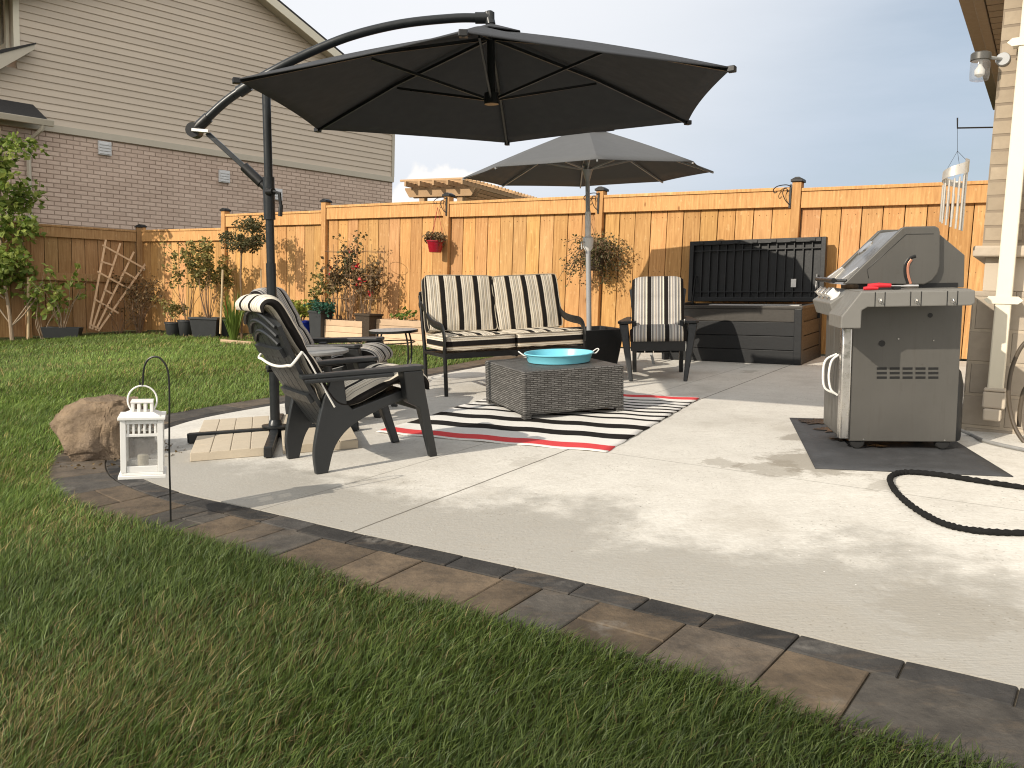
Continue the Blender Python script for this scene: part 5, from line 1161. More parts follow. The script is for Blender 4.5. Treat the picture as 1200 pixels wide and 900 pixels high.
def grill_mat():
    p1, p2, p3 = at(925, 493), at(955, 553), at(1187, 563); p4 = p1 + (p3 - p2) * .92
    mb = MB(); nn = 12; vs = []
    for j in range(nn + 1):
        for i in range(nn + 1): u, v = i / nn, j / nn; p = p2.lerp(p3, u).lerp(p1.lerp(p4, u), v); vs.append((p.x, p.y, zg(p.x, p.y) + SL + .003 + .0015 * math.sin(i * 1.3) * math.sin(j)))
    mb.add(vs, [(j * 13 + i, j * 13 + i + 1, (j + 1) * 13 + i + 1, (j + 1) * 13 + i) for j in range(nn) for i in range(nn)])
    tag(mb.build('grill_mat', 'mat', None, solid=.004), 'thin charcoal rubber mat under the gas grill', 'mat')
    rnd = random.Random(8); s = MB()
    for (px, py, r) in ((966, 499, .17), (978, 508, .13), (948, 498, .09), (990, 520, .10), (1030, 528, .06)):
        c = at(px, py); k = 22; vs = [(c.x, c.y, zg(c.x, c.y) + SL + .0125)]
        for i in range(k): q = r * rnd.uniform(.45, 1.15); a = 2 * PI * i / k; x, y = c.x + q * math.cos(a), c.y + q * .7 * math.sin(a); vs.append((x, y, zg(x, y) + SL + .0115))
        s.add(vs, [(0, 1 + i, 1 + (i + 1) % k) for i in range(k)])
    o = s.build('grease_stain', 'grease', None, smooth=False); structure(o)
grill_mat()
def hoses():
    rnd = random.Random(2)
    P = [at(px, py) for px, py in ((1290, 592), (1210, 580), (1150, 571), (1100, 563), (1060, 560), (1043, 566), (1047, 580), (1062, 596), (1085, 612), (1112, 624), (1150, 631), (1205, 633), (1290, 630))]
    P = catmull([(p.x, p.y, zg(p.x, p.y) + SL + .0128) for p in P], 16); r = [.0128 * (1 + .16 * math.sin(i * 1.9) + rnd.uniform(-.10, .10)) for i in range(len(P))]
    m = MB(); m.tube(P, r, 12); tag(m.build('garden_hose', 'fabricblack', None), 'crinkled black fabric garden hose looping over the concrete', 'hose')
    def wp(px, py, off): r_ = ray(px, py); nrm = np.array([-.542, -.84]); c = np.array([2.79, 5.08]) + nrm * off; q = r_ * ((nrm @ c) / (nrm @ r_[:2])); return Vector((q[0], q[1], q[2] + EYE))
    m = MB(); m.tube(catmull([wp(1235, 385, .2), wp(1203, 400, .2), wp(1188, 425, .2), wp(1182, 455, .2), wp(1184, 482, .2), wp(1193, 508, .22), wp(1215, 535, .25)], 8), .012, 10); m.tube(catmull([wp(1235, 440, .12), wp(1204, 452, .12), wp(1196, 475, .12), wp(1194, 500, .12)], 8), .012, 10)
    tag(m.build('coiled_hose', 'hose', None), 'coiled glossy brown hose hanging at the block wall by the right edge', 'hose')
    G = [GM @ Vector((.50, .30, .12)), at(1135, 508, .03), at(1150, 515, .03), at(1172, 521, .03), at(1215, 530, .03), at(1270, 540, .03)]
    m = MB(); m.tube(catmull(G, 8), .010, 8); tag(m.build('gas_line', 'greytop', None), 'grey gas line running from behind the grill along the foundation', 'gas line')
    t = thing('gas_tank', 'pale grey gas bottle standing behind the grill against the wall', 'gas bottle', slab(2.56, 4.86, 0, SL)); q = GI
    b = MB(); b.lathe([(.07, 0), (.075, .02), (.075, .33), (.06, .40), (.028, .44), (.028, .50)], 20); b.build('bottle', 'resin', t)
    b = MB(); b.tube([(0, 0, .50), (0, 0, .74)], .018, 10); b.lathe([(.03, .50), (.03, .53)], 12); b.build('regulator', 'greypole', t)
hoses()

# ------------------------------------------------------------------ jar light and wind chime on the house
def jar_light():
    p = dep(1147, 95, 5.02); t = thing('jar_light', 'clear glass jar wall light with a dark lid under the soffit', 'lamp', Matrix.Translation(p))
    g = MB(); g.lathe([(.030, 0), (.048, .006), (.052, .02), (.052, .10), (.046, .118)], 24, cap=False); g.lathe([(.0005, .0), (.030, 0)], 24, cap=False); g.build('glass_jar', 'glass', t)
    l_ = MB(); l_.lathe([(.050, .113), (.054, .116), (.054, .152), (.048, .158)], 24); l_.build('lid', 'grillgrey', t)
    b = MB(); b.lathe([(.012, .115), (.012, .085), (.028, .06), (.026, .035), (.010, .022), (.0005, .02)], 16, cap=False); b.build('bulb', 'bulb', t)
    a = MB(); w = t.matrix_world.inverted() @ (HM @ Vector((.02, -.003, (HM.inverted() @ p).z + .14))); a.tube([(0, 0, .140), w], .010, 8); a.lathe([(.04, 0), (.035, .015)], 16, Matrix.Translation(w) @ Vector((-.542, -.84, 0)).to_track_quat('Z', 'Y').to_matrix().to_4x4()); a.build('wall_arm', 'greypole', t)
jar_light()
def wind_chime():
    Y = 5.0; top = dep(1122, 177, Y); t = thing('wind_chime', 'pale metal spiral wind chime hanging from a thin wall bracket', 'wind chime', Matrix.Translation(top)); I = t.matrix_world.inverted()
    R = .068; zc = lambda a: -.095 - .145 * a / (2 * PI)
    s = MB(); n = 40; vs = []
    for i in range(n + 1):
        a = 2 * PI * i / n; w = .075 - .045 * i / n
        for rr in (R, R - .004):
            for dz in (0, -w): vs.append((rr * math.cos(.3 - a), rr * math.sin(.3 - a), zc(a) + dz + .06))
    fs = []
    for i in range(n):
        o = i * 4; q = o + 4; fs += [(o, q, q + 1, o + 1), (o + 2, o + 3, q + 3, q + 2), (o, o + 2, q + 2, q), (o + 1, q + 1, q + 3, o + 3)]
    s.add(vs, fs); s.build('spiral_band', 'chime', t)
    for k in range(14):
        a = 2 * PI * (k + .3) / 14; z = zc(a) + .005; ln = .24 + .10 * math.cos(a * .5); x, y = (R - .008) * math.cos(.3 - a), (R - .008) * math.sin(.3 - a)
        p = MB(); p.tube([(x, y, z - .02), (x, y, z - .02 - ln)], .0062, 8); p.tube([(x, y, z - .02), (x, y, z + .03)], .001, 5); p.build('chime_tube', 'chime', t)
    st = MB()
    for k in range(3): a = .3 - 2 * PI * k / 3; st.tube([(0, 0, 0), (R * math.cos(a), R * math.sin(a), zc(2 * PI * k / 3) + .05)], .0011, 5)
    st.tube([(0, 0, 0), I @ dep(1122, 150, Y)], .0011, 5); st.build('cord', 'blackmetal', t)
    b = thing('chime_bracket', 'thin dark rod bracket sticking out of the brick corner', 'bracket', Matrix.Translation(dep(1122, 150, Y))); J = b.matrix_world.inverted()
    r = MB(); e = HM @ Vector((.01, .02, 0)); e.z = dep(1156, 147, 5.05).z; r.tube([J @ dep(1122, 138, Y), (0, 0, 0), J @ e], .0045, 8); r.build('bracket_rod', 'blackmetal', b)
wind_chime()

# ------------------------------------------------------------------ lantern, shepherd hook, boulder
def lantern():
    sp = at(200, 615); Y = sp.y; hk = thing('shepherd_hook', 'thin black shepherd hook pushed into the lawn edge holding the lantern', 'hook', Matrix.Translation(sp)); I = hk.matrix_world.inverted()
    top = [I @ dep(px, py, Y) for px, py in ((198.5, 480), (198.3, 450), (196, 432), (189, 421), (181, 418), (173, 422), (168.5, 433), (167.5, 449))]
    m = MB(); m.tube(catmull([Vector((0, 0, -.08)), Vector((0, 0, .1)), Vector((-.003, 0, .3))] + top, 6), .0042, 8); e = top[-1]; m.tube(catmull([e, e + Vector((-.002, 0, -.008)), e + Vector((-.010, 0, -.010)), e + Vector((-.014, 0, .004))], 4), .004, 8); m.build('hook_rod', 'blackmetal', hk)
    ring = dep(167.5, 452, Y); L0 = dep(168, 556, Y); sc = (ring.z - L0.z)
    M0 = Matrix.Translation((L0.x, L0.y, L0.z)) @ Matrix.Rotation(R_(21), 4, 'Z')
    rt = thing('white_lantern', 'white wooden candle lantern hanging from the shepherd hook by the boulder', 'lantern', M0)
    w = .085; b = MB(); b.box((-.093, -.093, 0), (.093, .093, .014)); b.box((-.082, -.082, .0145), (.082, .082, .026)); b.build('base', 'white', rt, smooth=False, bev=.002)
    H = .262
    f = MB()
    for sx in (-1, 1):
        for sy in (-1, 1): f.box((sx * .072 - .011, sy * .072 - .011, .0265), (sx * .072 + .011, sy * .072 + .011, H - .012))
    for z0, z1 in ((.0265, .052), (.178, .190), (.232, H - .012)):
        for s in (-1, 1): f.box((-.060, s * .072 - .007, z0), (.060, s * .072 + .007, z1)); f.box((s * .072 - .007, -.060, z0), (s * .072 + .007, .060, z1))
    for k in range(6):
        x = -.0525 + k * .021
        for s in (-1, 1): f.box((x - .0045, s * .072 - .005, .1905), (x + .0045, s * .072 + .005, .2315)); f.box((s * .072 - .005, x - .0045, .1905), (s * .072 + .005, x + .0045, .2315))
    f.build('frame', 'white', rt, smooth=False, bev=.0015)
    for s in (-1, 1):
        g = MB(); g.box((-.060, s * .072 - .001, .0525), (.060, s * .072 + .001, .1775)); g.build('pane', 'glass', rt, smooth=False)
        g = MB(); g.box((s * .072 - .001, -.060, .0525), (s * .072 + .001, .060, .1775)); g.build('pane', 'glass', rt, smooth=False)
    r = MB(); r.box((-.092, -.092, H - .0115), (.092, .092, H)); r.add([(-.075, -.075, H + .0005), (.075, -.075, H + .0005), (.075, .075, H + .0005), (-.075, .075, H + .0005), (-.045, -.045, H + .016), (.045, -.045, H + .016), (.045, .045, H + .016), (-.045, .045, H + .016)], [(3, 2, 1, 0), (4, 5, 6, 7), (0, 1, 5, 4), (1, 2, 6, 5), (2, 3, 7, 6), (3, 0, 4, 7)])
    for s in (-1, 1):
        for k in range(4):
            x = -.037 + k * .0247; r.box((x - .006, s * .037 - .005, H + .0165), (x + .006, s * .037 + .005, H + .053))
            if k in (1, 2): r.box((s * .037 - .005, x - .006, H + .0165), (s * .037 + .005, x + .006, H + .053))
    r.box((-.044, -.044, H + .0535), (.044, .044, H + .062)); r.build('lantern_roof', 'white', rt, smooth=False, bev=.0015)
    rz_ = (ring.z - L0.z) - .0; rr = .062; cz = rz_ - rr
    h = MB(); h.tube([(rr * .93 * math.sin(a), 0, cz + rr * -math.cos(a)) for a in [2 * PI * i / 36 + .62 for i in range(30)]], .0036, 8); h.build('ring_handle', 'white', rt)
    c = MB(); c.lathe([(.022, .027), (.022, .085), (.018, .088)], 20); c.build('candle', 'cream', rt)
lantern()
def boulder():
    from mathutils import noise as mn
    bm = bmesh.new(); bmesh.ops.create_icosphere(bm, subdivisions=5, radius=1)
    rr = random.Random(23); planes = [(Vector((rr.gauss(0, 1), rr.gauss(0, 1), rr.gauss(0, .8))).normalized(), rr.uniform(.70, .88)) for _ in range(20)] + [(Vector((.15, -.1, 1)).normalized(), .80), (Vector((-.1, -1, .15)).normalized(), .74), (Vector((.9, -.4, .1)).normalized(), .78)]
    for v in bm.verts:
        p = v.co.copy(); q = Vector([math.copysign(abs(c) ** .62, c) for c in p])
        for (pn, pd) in planes:
            e = q.dot(pn) - pd
            if e > 0: q -= pn * e * .92
        n1 = mn.noise(p * 1.5 + Vector((3.2, 1, 5))); n2 = mn.noise(p * 3.7 + Vector((1, 8, 2))); n3 = mn.noise(p * 9); n4 = mn.noise(p * 21); bed = mn.noise(Vector((p.x * 1.2, p.y * 1.2, q.z * 7 + p.x)))
        q *= 1 + .10 * n1 + .085 * n2 + .05 * n3 + .024 * n4 + .035 * bed
        v.co = Vector((q.x * .30, q.y * .24, max(-.02, q.z * .255 + .165 + .03 * q.x)))
    me = bpy.data.meshes.new('boulder'); bm.to_mesh(me); bm.free(); me.materials.append(MAT['rock']); me.polygons.foreach_set('use_smooth', [True] * len(me.polygons)); me.set_sharp_from_angle(angle=R_(38))
    o = bpy.data.objects.new('boulder', me); COL.objects.link(o); o.matrix_world = plumb(-2.43, 4.93, R_(-12), -.012); tag(o, 'rough tan sandstone boulder at the tip of the paver border', 'rock')
boulder()

# ------------------------------------------------------------------ plants along the fences
def leaves(clumps, size, seed, droop=0):
    rnd = random.Random(seed); m = MB()
    for (c, r, n) in clumps:
        r = r if isinstance(r, tuple) else (r, r, r)
        for _ in range(n):
            while True:
                q = Vector((rnd.uniform(-1, 1), rnd.uniform(-1, 1), rnd.uniform(-1, 1)))
                if q.length < 1 and q.length > .25 * rnd.random(): break
            m.leaf((c[0] + q.x * r[0], c[1] + q.y * r[1], c[2] + q.z * r[2]), size, rnd, droop)
    m.tint = 1; return m
def stemset(seed, n, h, spread, r=.006, base=.05, bend=.1):
    rnd = random.Random(seed); m = MB(); tips = []
    for _ in range(n):
        a = rnd.uniform(0, 2 * PI); u = Vector((math.cos(a), math.sin(a), 0)); hh = h * rnd.uniform(.6, 1.05); s = spread * rnd.uniform(.3, 1)
        P = catmull([u * base * rnd.random(), u * (base + s * .3) + Vector((0, 0, hh * .4)), u * (base + s * .7 + rnd.uniform(-bend, bend) * .5) + Vector((rnd.uniform(-bend, bend), rnd.uniform(-bend, bend), hh * .75)), u * (base + s) + Vector((rnd.uniform(-bend, bend), rnd.uniform(-bend, bend), hh))], 4)
        m.tube(P, [r * (1 - .7 * i / (len(P) - 1)) for i in range(len(P))], 5); tips += [P[len(P) * 2 // 3], P[-3], P[-1]]
    return m, tips
FRZ = math.atan2(FU[1], FU[0])
def at_fence(px, off, ztop=None):
    p = onf(px, 380, off); return p.x, p.y
def topiary():
    x, y = at_fence(283, .75); rt = thing('topiary_tree', 'small round-headed standard tree with a thin trunk by the fence step', 'tree', plumb(x, y, 0, .02)); rnd = random.Random(4)
    c = dep(285, 277, y); cz = c.z - zg(x, y)
    t = MB(); t.tube(catmull([(0, 0, -.05), (.01, 0, cz * .3), (-.012, 0, cz * .55), (.0, 0, cz - .28)], 6), .016, 8)
    tips = []
    for k in range(14):
        a = rnd.uniform(0, 6.28); e = Vector((.30 * math.cos(a) * rnd.uniform(.5, 1.1), .30 * math.sin(a) * rnd.uniform(.5, 1.1), cz + rnd.uniform(-.22, .25))); t.tube(catmull([(0, 0, cz - .30), (e.x * .35, e.y * .35, cz - .18), e], 4), [.009 - .0008 * i for i in range(9)], 5); tips.append(e)
    t.build('trunk', 'twig', rt)
    cl = [(tuple(p), rnd.uniform(.08, .15), 85) for p in tips]
    for k in range(16): a = rnd.uniform(0, 6.28); q = rnd.uniform(.12, .36); cl.append(((q * math.cos(a), q * math.sin(a), cz + rnd.uniform(-.20, .24)), rnd.uniform(.06, .13), 62))
    leaves(cl, .046, 11).build('crown', 'leaf_dark', rt, smooth=False)
topiary()
def young_tree():
    p = at(13, 397); p = dep(13, 397, 14.6); x, y = p.x, p.y; g = zg(x, y); rt = thing('young_tree', 'young leafy maple-like tree with a pale thin trunk before the shaded fence', 'tree', plumb(x, y, 0, 0)); rnd = random.Random(6)
    I = rt.matrix_world.inverted(); top = (I @ dep(8, 150, y)).z
    t = MB(); T = catmull([(0.02, 0, -.05), (-.02, 0, .5), (-.10, 0, 1.1), (-.12, 0, 1.8), (-.08, .0, top)], 6); t.tube(T, [.036 * (1 - .75 * i / (len(T) - 1)) for i in range(len(T))], 8); tips = []
    for k in range(15):
        z = rnd.uniform(.9, top * .95); a = rnd.uniform(0, 6.28); r = (.62 - .20 * (z / top)) * rnd.uniform(.6, 1); e = Vector((-.1 + r * math.cos(a), r * math.sin(a) * .8, z + rnd.uniform(.05, .30))); t.tube(catmull([(-.1, 0, z - .18), (-.1 + r * .5 * math.cos(a), r * .4 * math.sin(a), z), e], 4), [.014 - .0012 * i for i in range(9)], 5); tips += [e, e.lerp(Vector((-.1, 0, z)), .5)]
    for (dx, dz) in ((.55, 1.0), (.45, .75), (-.4, .9)): t.tube(catmull([(0.02, 0, .25), (dx * .5, .02, dz * .6), (dx, .02, dz)], 4), .013, 6)
    t.build('trunk', 'bark', rt)
    cl = [(tuple(q), (rnd.uniform(.20, .32), rnd.uniform(.2, .3), rnd.uniform(.16, .28)), 55) for q in tips if q.z > 1.0] + [((-.1 + rnd.uniform(-.45, .5), rnd.uniform(-.35, .3), rnd.uniform(1.25, top)), (.22, .22, .18), 45) for _ in range(16)]
    leaves(cl, .125, 21, .5).build('crown', 'leaf_tree', rt, smooth=False)
young_tree()
def stake(name, label, px0, py0, px1, py1, Y, r=.012):
    a = dep(px0, py0, Y); b = dep(px1, py1, Y); t = MB(); t.tube([b, b.lerp(a, .5) + Vector((.003, 0, 0)), a], r, 8); tag(t.build(name, 'bamboo', None), label, 'stake')
stake('garden_stake', 'pale wooden stake beside the young tree by the shaded fence', 33, 325, 33, 398, 14.7, .022)
stake('garden_stake', 'tall pale bamboo cane stuck in the lawn beside the topiary', 261, 316, 258, 391, at_fence(259, 1.2)[1], .016)
stake('garden_stake', 'short dark cane behind the lounge chair pad against the fence', 306, 315, 306, 372, at_fence(306, .4)[1], .010)
def pot(label, px, off, w, h, mt, shape='round', rz=0, cat='plant pot', group=None, name='plant_pot'):
    x, y = at_fence(px, off); rt = thing(name, label, cat, plumb(x, y, FRZ + rz, 0), group)
    b = MB()
    if shape == 'round': b.lathe([(w * .72, 0), (w * .78, .01), (w, h - .03), (w * 1.06, h - .03), (w * 1.06, h), (w * .96, h), (w * .94, h - .05), (.0005, h - .05)], 26, cap=False); b.lathe([(.0005, 0), (w * .72, 0)], 26, cap=False)
    else:
        a, t = w * .82, w; d = shape if isinstance(shape, float) else 1.0
        b.add([(-a, -a * d, 0), (a, -a * d, 0), (a, a * d, 0), (-a, a * d, 0), (-t, -t * d, h), (t, -t * d, h), (t, t * d, h), (-t, t * d, h)], [(3, 2, 1, 0), (0, 1, 5, 4), (1, 2, 6, 5), (2, 3, 7, 6), (3, 0, 4, 7)]); e = t - .02
        b.add([(-t - .012, -t * d - .012, h - .03), (t + .012, -t * d - .012, h - .03), (t + .012, t * d + .012, h - .03), (-t - .012, t * d + .012, h - .03), (-t - .012, -t * d - .012, h), (t + .012, -t * d - .012, h), (t + .012, t * d + .012, h), (-t - .012, t * d + .012, h), (-e, -e * d, h), (e, -e * d, h), (e, e * d, h), (-e, e * d, h), (-e, -e * d, h - .05), (e, -e * d, h - .05), (e, e * d, h - .05), (-e, e * d, h - .05)],
              [(0, 1, 5, 4), (1, 2, 6, 5), (2, 3, 7, 6), (3, 0, 4, 7), (4, 5, 9, 8), (5, 6, 10, 9), (6, 7, 11, 10), (7, 4, 8, 11), (8, 9, 13, 12), (9, 10, 14, 13), (10, 11, 15, 14), (11, 8, 12, 15)])
    b.build('pot_body', mt, rt, bev=0 if shape == 'round' else .004)
    s = MB(); s.lathe([(w * .9, h - .06), (w * .85, h - .045), (.0005, h - .035)], 16, cap=False) if shape == 'round' else s.box((-w * .93, -w * .93 * (shape if isinstance(shape, float) else 1), h - .08), (w * .93, w * .93 * (shape if isinstance(shape, float) else 1), h - .045)); s.build('soil', 'soil', rt, smooth=False)
    return x, y
def plant(name, label, x, y, z, n, h, spread, leafm, size, per, seed, cat='plant', stem='twig', base=.05, cr=.09, flowers=0, group=None):
    rt = thing(name, label, cat, plumb(x, y, 0, z), group); m, tips = stemset(seed, n, h, spread, base=base); m.build('stems', stem, rt)
    rnd = random.Random(seed + 50); cl = [(tuple(t), cr * rnd.uniform(.6, 1.3), per) for t in tips]
    leaves(cl, size, seed + 1).build('foliage', leafm, rt, smooth=False)
    if flowers:
        for k in range(flowers):
            t = tips[rnd.randrange(len(tips))]; f = MB()
            for q in range(7): f.leaf(t + Vector((rnd.gauss(0, .02), rnd.gauss(0, .02), rnd.gauss(0, .02))), .07, rnd)
            f.build('flower', 'terracotta_flower', rt, smooth=False)
    return rt
x, y = pot('small black nursery pot at the left end of the potted row', 204, .55, .155, .24, 'blackpot'); plant('potted_plant', 'sparse yellowing plant in the leftmost black pot', x, y, .2, 8, .42, .22, 'leaf_mix', .06, 12, 31)
x, y = pot('middle black nursery pot between the leftmost and the big pot', 219, .5, .15, .28, 'blackpot'); plant('potted_plant', 'tall thin faded plant growing from the middle black pot', x, y, .24, 10, 1.35, .30, 'leaf_mix', .06, 17, 32)
x, y = pot('large faceted black tub, biggest pot of the row by the fence', 245, .55, .24, .34, 'blackpot', 1.0, .5); plant('potted_plant', 'bushy faded plant filling the large black tub', x, y, .3, 14, 1.25, .34, 'leaf_mix', .065, 34, 33)
x, y = at_fence(269, .35); pot('round black pot in shade right of the large tub', 268, .35, .17, .30, 'blackpot')
x, y = at_fence(274, .95)
def strap_leaves(name, label, x, y, n, h, mt, seed):
    rnd = random.Random(seed); m = MB()
    for _ in range(n):
        a = rnd.uniform(0, 6.28); u = Vector((math.cos(a), math.sin(a), 0)); hh = h * rnd.uniform(.6, 1.1); s = rnd.uniform(.05, .30); w = Vector((-u.y, u.x, 0)) * .013; m.tint = rnd.random(); P = [u * .04, u * (.05 + s * .4) + Vector((0, 0, hh * .55)), u * (.05 + s) + Vector((0, 0, hh))]
        m.add([P[0] - w, P[0] + w, P[1] + w * .8, P[1] - w * .8, P[2]], [(0, 1, 2, 3), (3, 2, 4)])
    o = m.build(name, mt, None, smooth=False, mtx=plumb(x, y, 0, 0)); tag(o, label, 'plant')
strap_leaves('iris_clump', 'upright clump of green strap leaves beside the bamboo cane', x, y, 70, .82, 'leaf_green', 3)
def edging():
    x, y = at_fence(278, 1.25); m = MB(); m.tint = .8; m.box((-.35, -.04, 0), (.35, .04, .05)); tag(m.build('edging_board', 'cedar', None, smooth=False, bev=.005, mtx=plumb(x, y, FRZ, 0)), 'short weathered timber edging lying at the foot of the topiary', 'board')
edging()
x, y = pot('round cobalt blue glazed pot left of the raised bed', 353, .65, .19, .33, 'bluepot'); plant('potted_plant', 'lime green bushy plant in the blue glazed pot', x, y, .30, 14, .30, .16, 'leaf_lime', .06, 14, 35)
x, y = pot('tall narrow black pot between the blue pot and the raised bed', 376, .62, .13, .48, 'blackpot', 1.0); plant('potted_plant', 'low teal-leaved plant spilling over the tall black pot', x, y, .44, 10, .14, .24, 'leaf_teal', .05, 16, 36)
def raised(label, px0, px1, off, h, seed, dep_=.45):
    a = onf(px0, 390, off); b = onf(px1, 390, off); a.z = b.z = 0; c = (a + b) / 2; Ln = (b - a).length; rt = thing('raised_bed', label, 'planter box', plumb(c.x, c.y, FRZ, -.01), 'cedar raised beds'); rnd = random.Random(seed)
    for nm, (lo, hi) in {'front_boards': ((-Ln / 2, -.035), (Ln / 2, 0)), 'back_boards': ((-Ln / 2, -dep_), (Ln / 2, -dep_ + .035)), 'end_boards': ((-Ln / 2, -dep_ + .036), (-Ln / 2 + .035, -.036)), 'end_boards.': ((Ln / 2 - .035, -dep_ + .036), (Ln / 2, -.036))}.items():
        m = MB()
        for k in range(4): m.tint = rnd.uniform(.8, 1.15); m.box((lo[0], lo[1], h * k / 4 + .002), (hi[0], hi[1], h * (k + 1) / 4 - .002))
        m.build(nm.strip('.'), 'cedar', rt, smooth=False, bev=.003)
    s = MB(); s.box((-Ln / 2 + .036, -dep_ + .036, .02), (Ln / 2 - .036, -.037, h - .05)); s.build('soil', 'soil', rt, smooth=False); return c, Ln
c, Ln = raised('pale cedar raised bed full of tomato plants left of the bistro table', 368, 424, .66, .36, 1)
def bed_plants():
    rnd = random.Random(9)
    for k, (px, h, lm, fl, lb) in enumerate(((383, .75, 'leaf_mix', 0, 'dry spindly tomato plant at the left end of the raised bed'), (397, 1.05, 'leaf_dead', 1, 'withered brown tomato plant left of the middle of the raised bed'), (409, 1.25, 'leaf_dark', 2, 'tallest dark leafy tomato plant in the middle of the raised bed'), (428, .85, 'leaf_dead', 3, 'brown plant with red blooms at the right end of the raised bed'))):
        x, y = at_fence(px, .44); plant('tomato_plant', lb, x, y, .28, 11, h, .15, lm, .06, 11, 60 + k, flowers=fl, cr=.08)
    x, y = at_fence(412, .40); rt = thing('tomato_cage', 'thin wire cages standing over the tomato plants in the raised bed', 'plant support', plumb(x, y, FRZ, .30)); m = MB()
    for cx in (-.42, 0, .34):
        for k in range(3): a = k * 2.1; m.tube([(cx + .12 * math.cos(a), .12 * math.sin(a), 0), (cx + .17 * math.cos(a), .17 * math.sin(a), 1.15)], .004, 5)
        for z in (.35, .7, 1.05): m.tube([(cx + (.12 + .045 * z) * math.cos(i * PI / 8), (.12 + .045 * z) * math.sin(i * PI / 8), z) for i in range(17)], .0035, 5)
    m.build('cage_wire', 'twig', rt)
    pot('brown tapered pot wedged at the right end of the tomato bed', 432, .52, .14, .44, 'soil', 1.0)
bed_plants()
raised('longer cedar raised bed behind the bistro table and loveseat arm', 437, 520, .50, .36, 2, .4)
x, y = at_fence(470, .3); plant('seedling', 'small green seedling in the raised bed behind the bistro table', x, y, .30, 5, .16, .08, 'leaf_green', .06, 6, 80)
# shaded corner
def lf(px, off): 
    nrm = np.array([-LFU[1], LFU[0]]); nrm = nrm if nrm @ (np.array([0, 5]) - CORNER) > 0 else -nrm
    r = ray(px, 380); p = r * ((nrm @ CORNER + off) / (nrm @ r[:2])); return p[0], p[1]
def corner_plants():
    x, y = lf(73, .55); rt = thing('window_box', 'dark rectangular planter trough before the shaded fence', 'planter', plumb(x, y, R_(15), 0)); b = MB(); b.add([(-.27, -.14, 0), (.27, -.14, 0), (.27, .14, 0), (-.27, .14, 0), (-.31, -.17, .19), (.31, -.17, .19), (.31, .17, .19), (-.31, .17, .19), (-.29, -.15, .19), (.29, -.15, .19), (.29, .15, .19), (-.29, .15, .19), (-.28, -.14, .15), (.28, -.14, .15), (.28, .14, .15), (-.28, .14, .15)], [(3, 2, 1, 0)] + [(k + i, k + (i + 1) % 4, k + 4 + (i + 1) % 4, k + 4 + i) for k in (0, 4, 8) for i in range(4)]); b.build('trough', 'blackpot', rt, smooth=False, bev=.004)
    s = MB(); s.box((-.275, -.135, .10), (.275, .135, .165)); s.build('soil', 'soil', rt, smooth=False)
    plant('fig_shrub', 'leggy shrub with a few green leaves in the dark trough', x, y, .13, 13, 1.15, .50, 'leaf_tree', .13, 3, 90, stem='bark', cr=.16)
    x, y = lf(163, .45); plant('dead_shrub', 'bare twiggy dead shrub in the fence corner right of the trellis', x, y, 0, 26, 1.05, .42, 'leaf_dead', .05, 9, 92, cr=.12)
    x, y = lf(140, .30); plant('dead_shrub', 'low dry twigs at the foot of the fan trellis', x, y, 0, 9, .5, .36, 'leaf_dead', .05, 3, 93, cr=.10)
    x, y = lf(50, .5); plant('fig_shrub', 'low leafy sprout with lime tips between stake and dark trough', x, y, 0, 7, .95, .40, 'leaf_tree', .13, 5, 94, stem='bark', cr=.14)
    # fan trellis leaning on the fence
    def q(px, py, off):
        nrm = np.array([-LFU[1], LFU[0]]); nrm = nrm if nrm @ (np.array([0, 5]) - CORNER) > 0 else -nrm; r = ray(px, py); p = r * ((nrm @ CORNER + off) / (nrm @ r[:2])); return Vector((p[0], p[1], p[2] + EYE))
    o = q(109, 388, .34); rt = thing('fan_trellis', 'wooden fan trellis leaning on the shaded fence', 'trellis', Matrix.Translation(o)); I = rt.matrix_world.inverted()
    ends = [((105, 385), (124, 281)), ((108, 386), (141, 285)), ((112, 387), (157, 295)), ((115, 388), (172, 307))]; S = []
    for (a, b) in ends: pa, pb = I @ q(*a, .30), I @ q(*b, .07); S.append((pa, pb)); m = MB(); m.bar(pa, pb, .034, .014, (.5, -.8, 0)); m.build('slat', 'trellis', rt, smooth=False)
    for (a, b) in (((120, 287), (170, 315)), ((118, 306), (133, 311)), ((145, 318), (160, 327)), ((114, 318), (152, 339)), ((122, 339), (133, 345)), ((110, 350), (139, 367)), ((105, 380), (116, 385))):
        m = MB(); f = lambda py: .07 + .23 * (py - 285) / 100; pa, pb = I @ q(*a, f(a[1]) + .018), I @ q(*b, f(b[1]) + .018); m.bar(pa, pb, .030, .012, (.5, -.8, 0)); m.build('cross_slat', 'trellis', rt, smooth=False)
corner_plants()

def litter():
    rnd = random.Random(44); m = MB()
    for _ in range(420):
        px = rnd.uniform(175, 440); off = rnd.uniform(.15, 1.0); x, y = at_fence(px, off); m.leaf((x, y, zg(x, y) + .012), .06, rnd, 0)
    for _ in range(160):
        a = rnd.uniform(0, 6.28); r = rnd.uniform(.24, .42); x, y = -2.43 + r * 1.1 * math.cos(a), 4.93 + r * .9 * math.sin(a); m.leaf((x, y, zg(x, y) + .018), .022, rnd, 0)
    o = m.build('leaf_litter', 'leaf_dead', None, smooth=False); o['kind'] = 'stuff'; o['label'] = 'dry leaf litter along the fence bed and round the boulder'
litter()

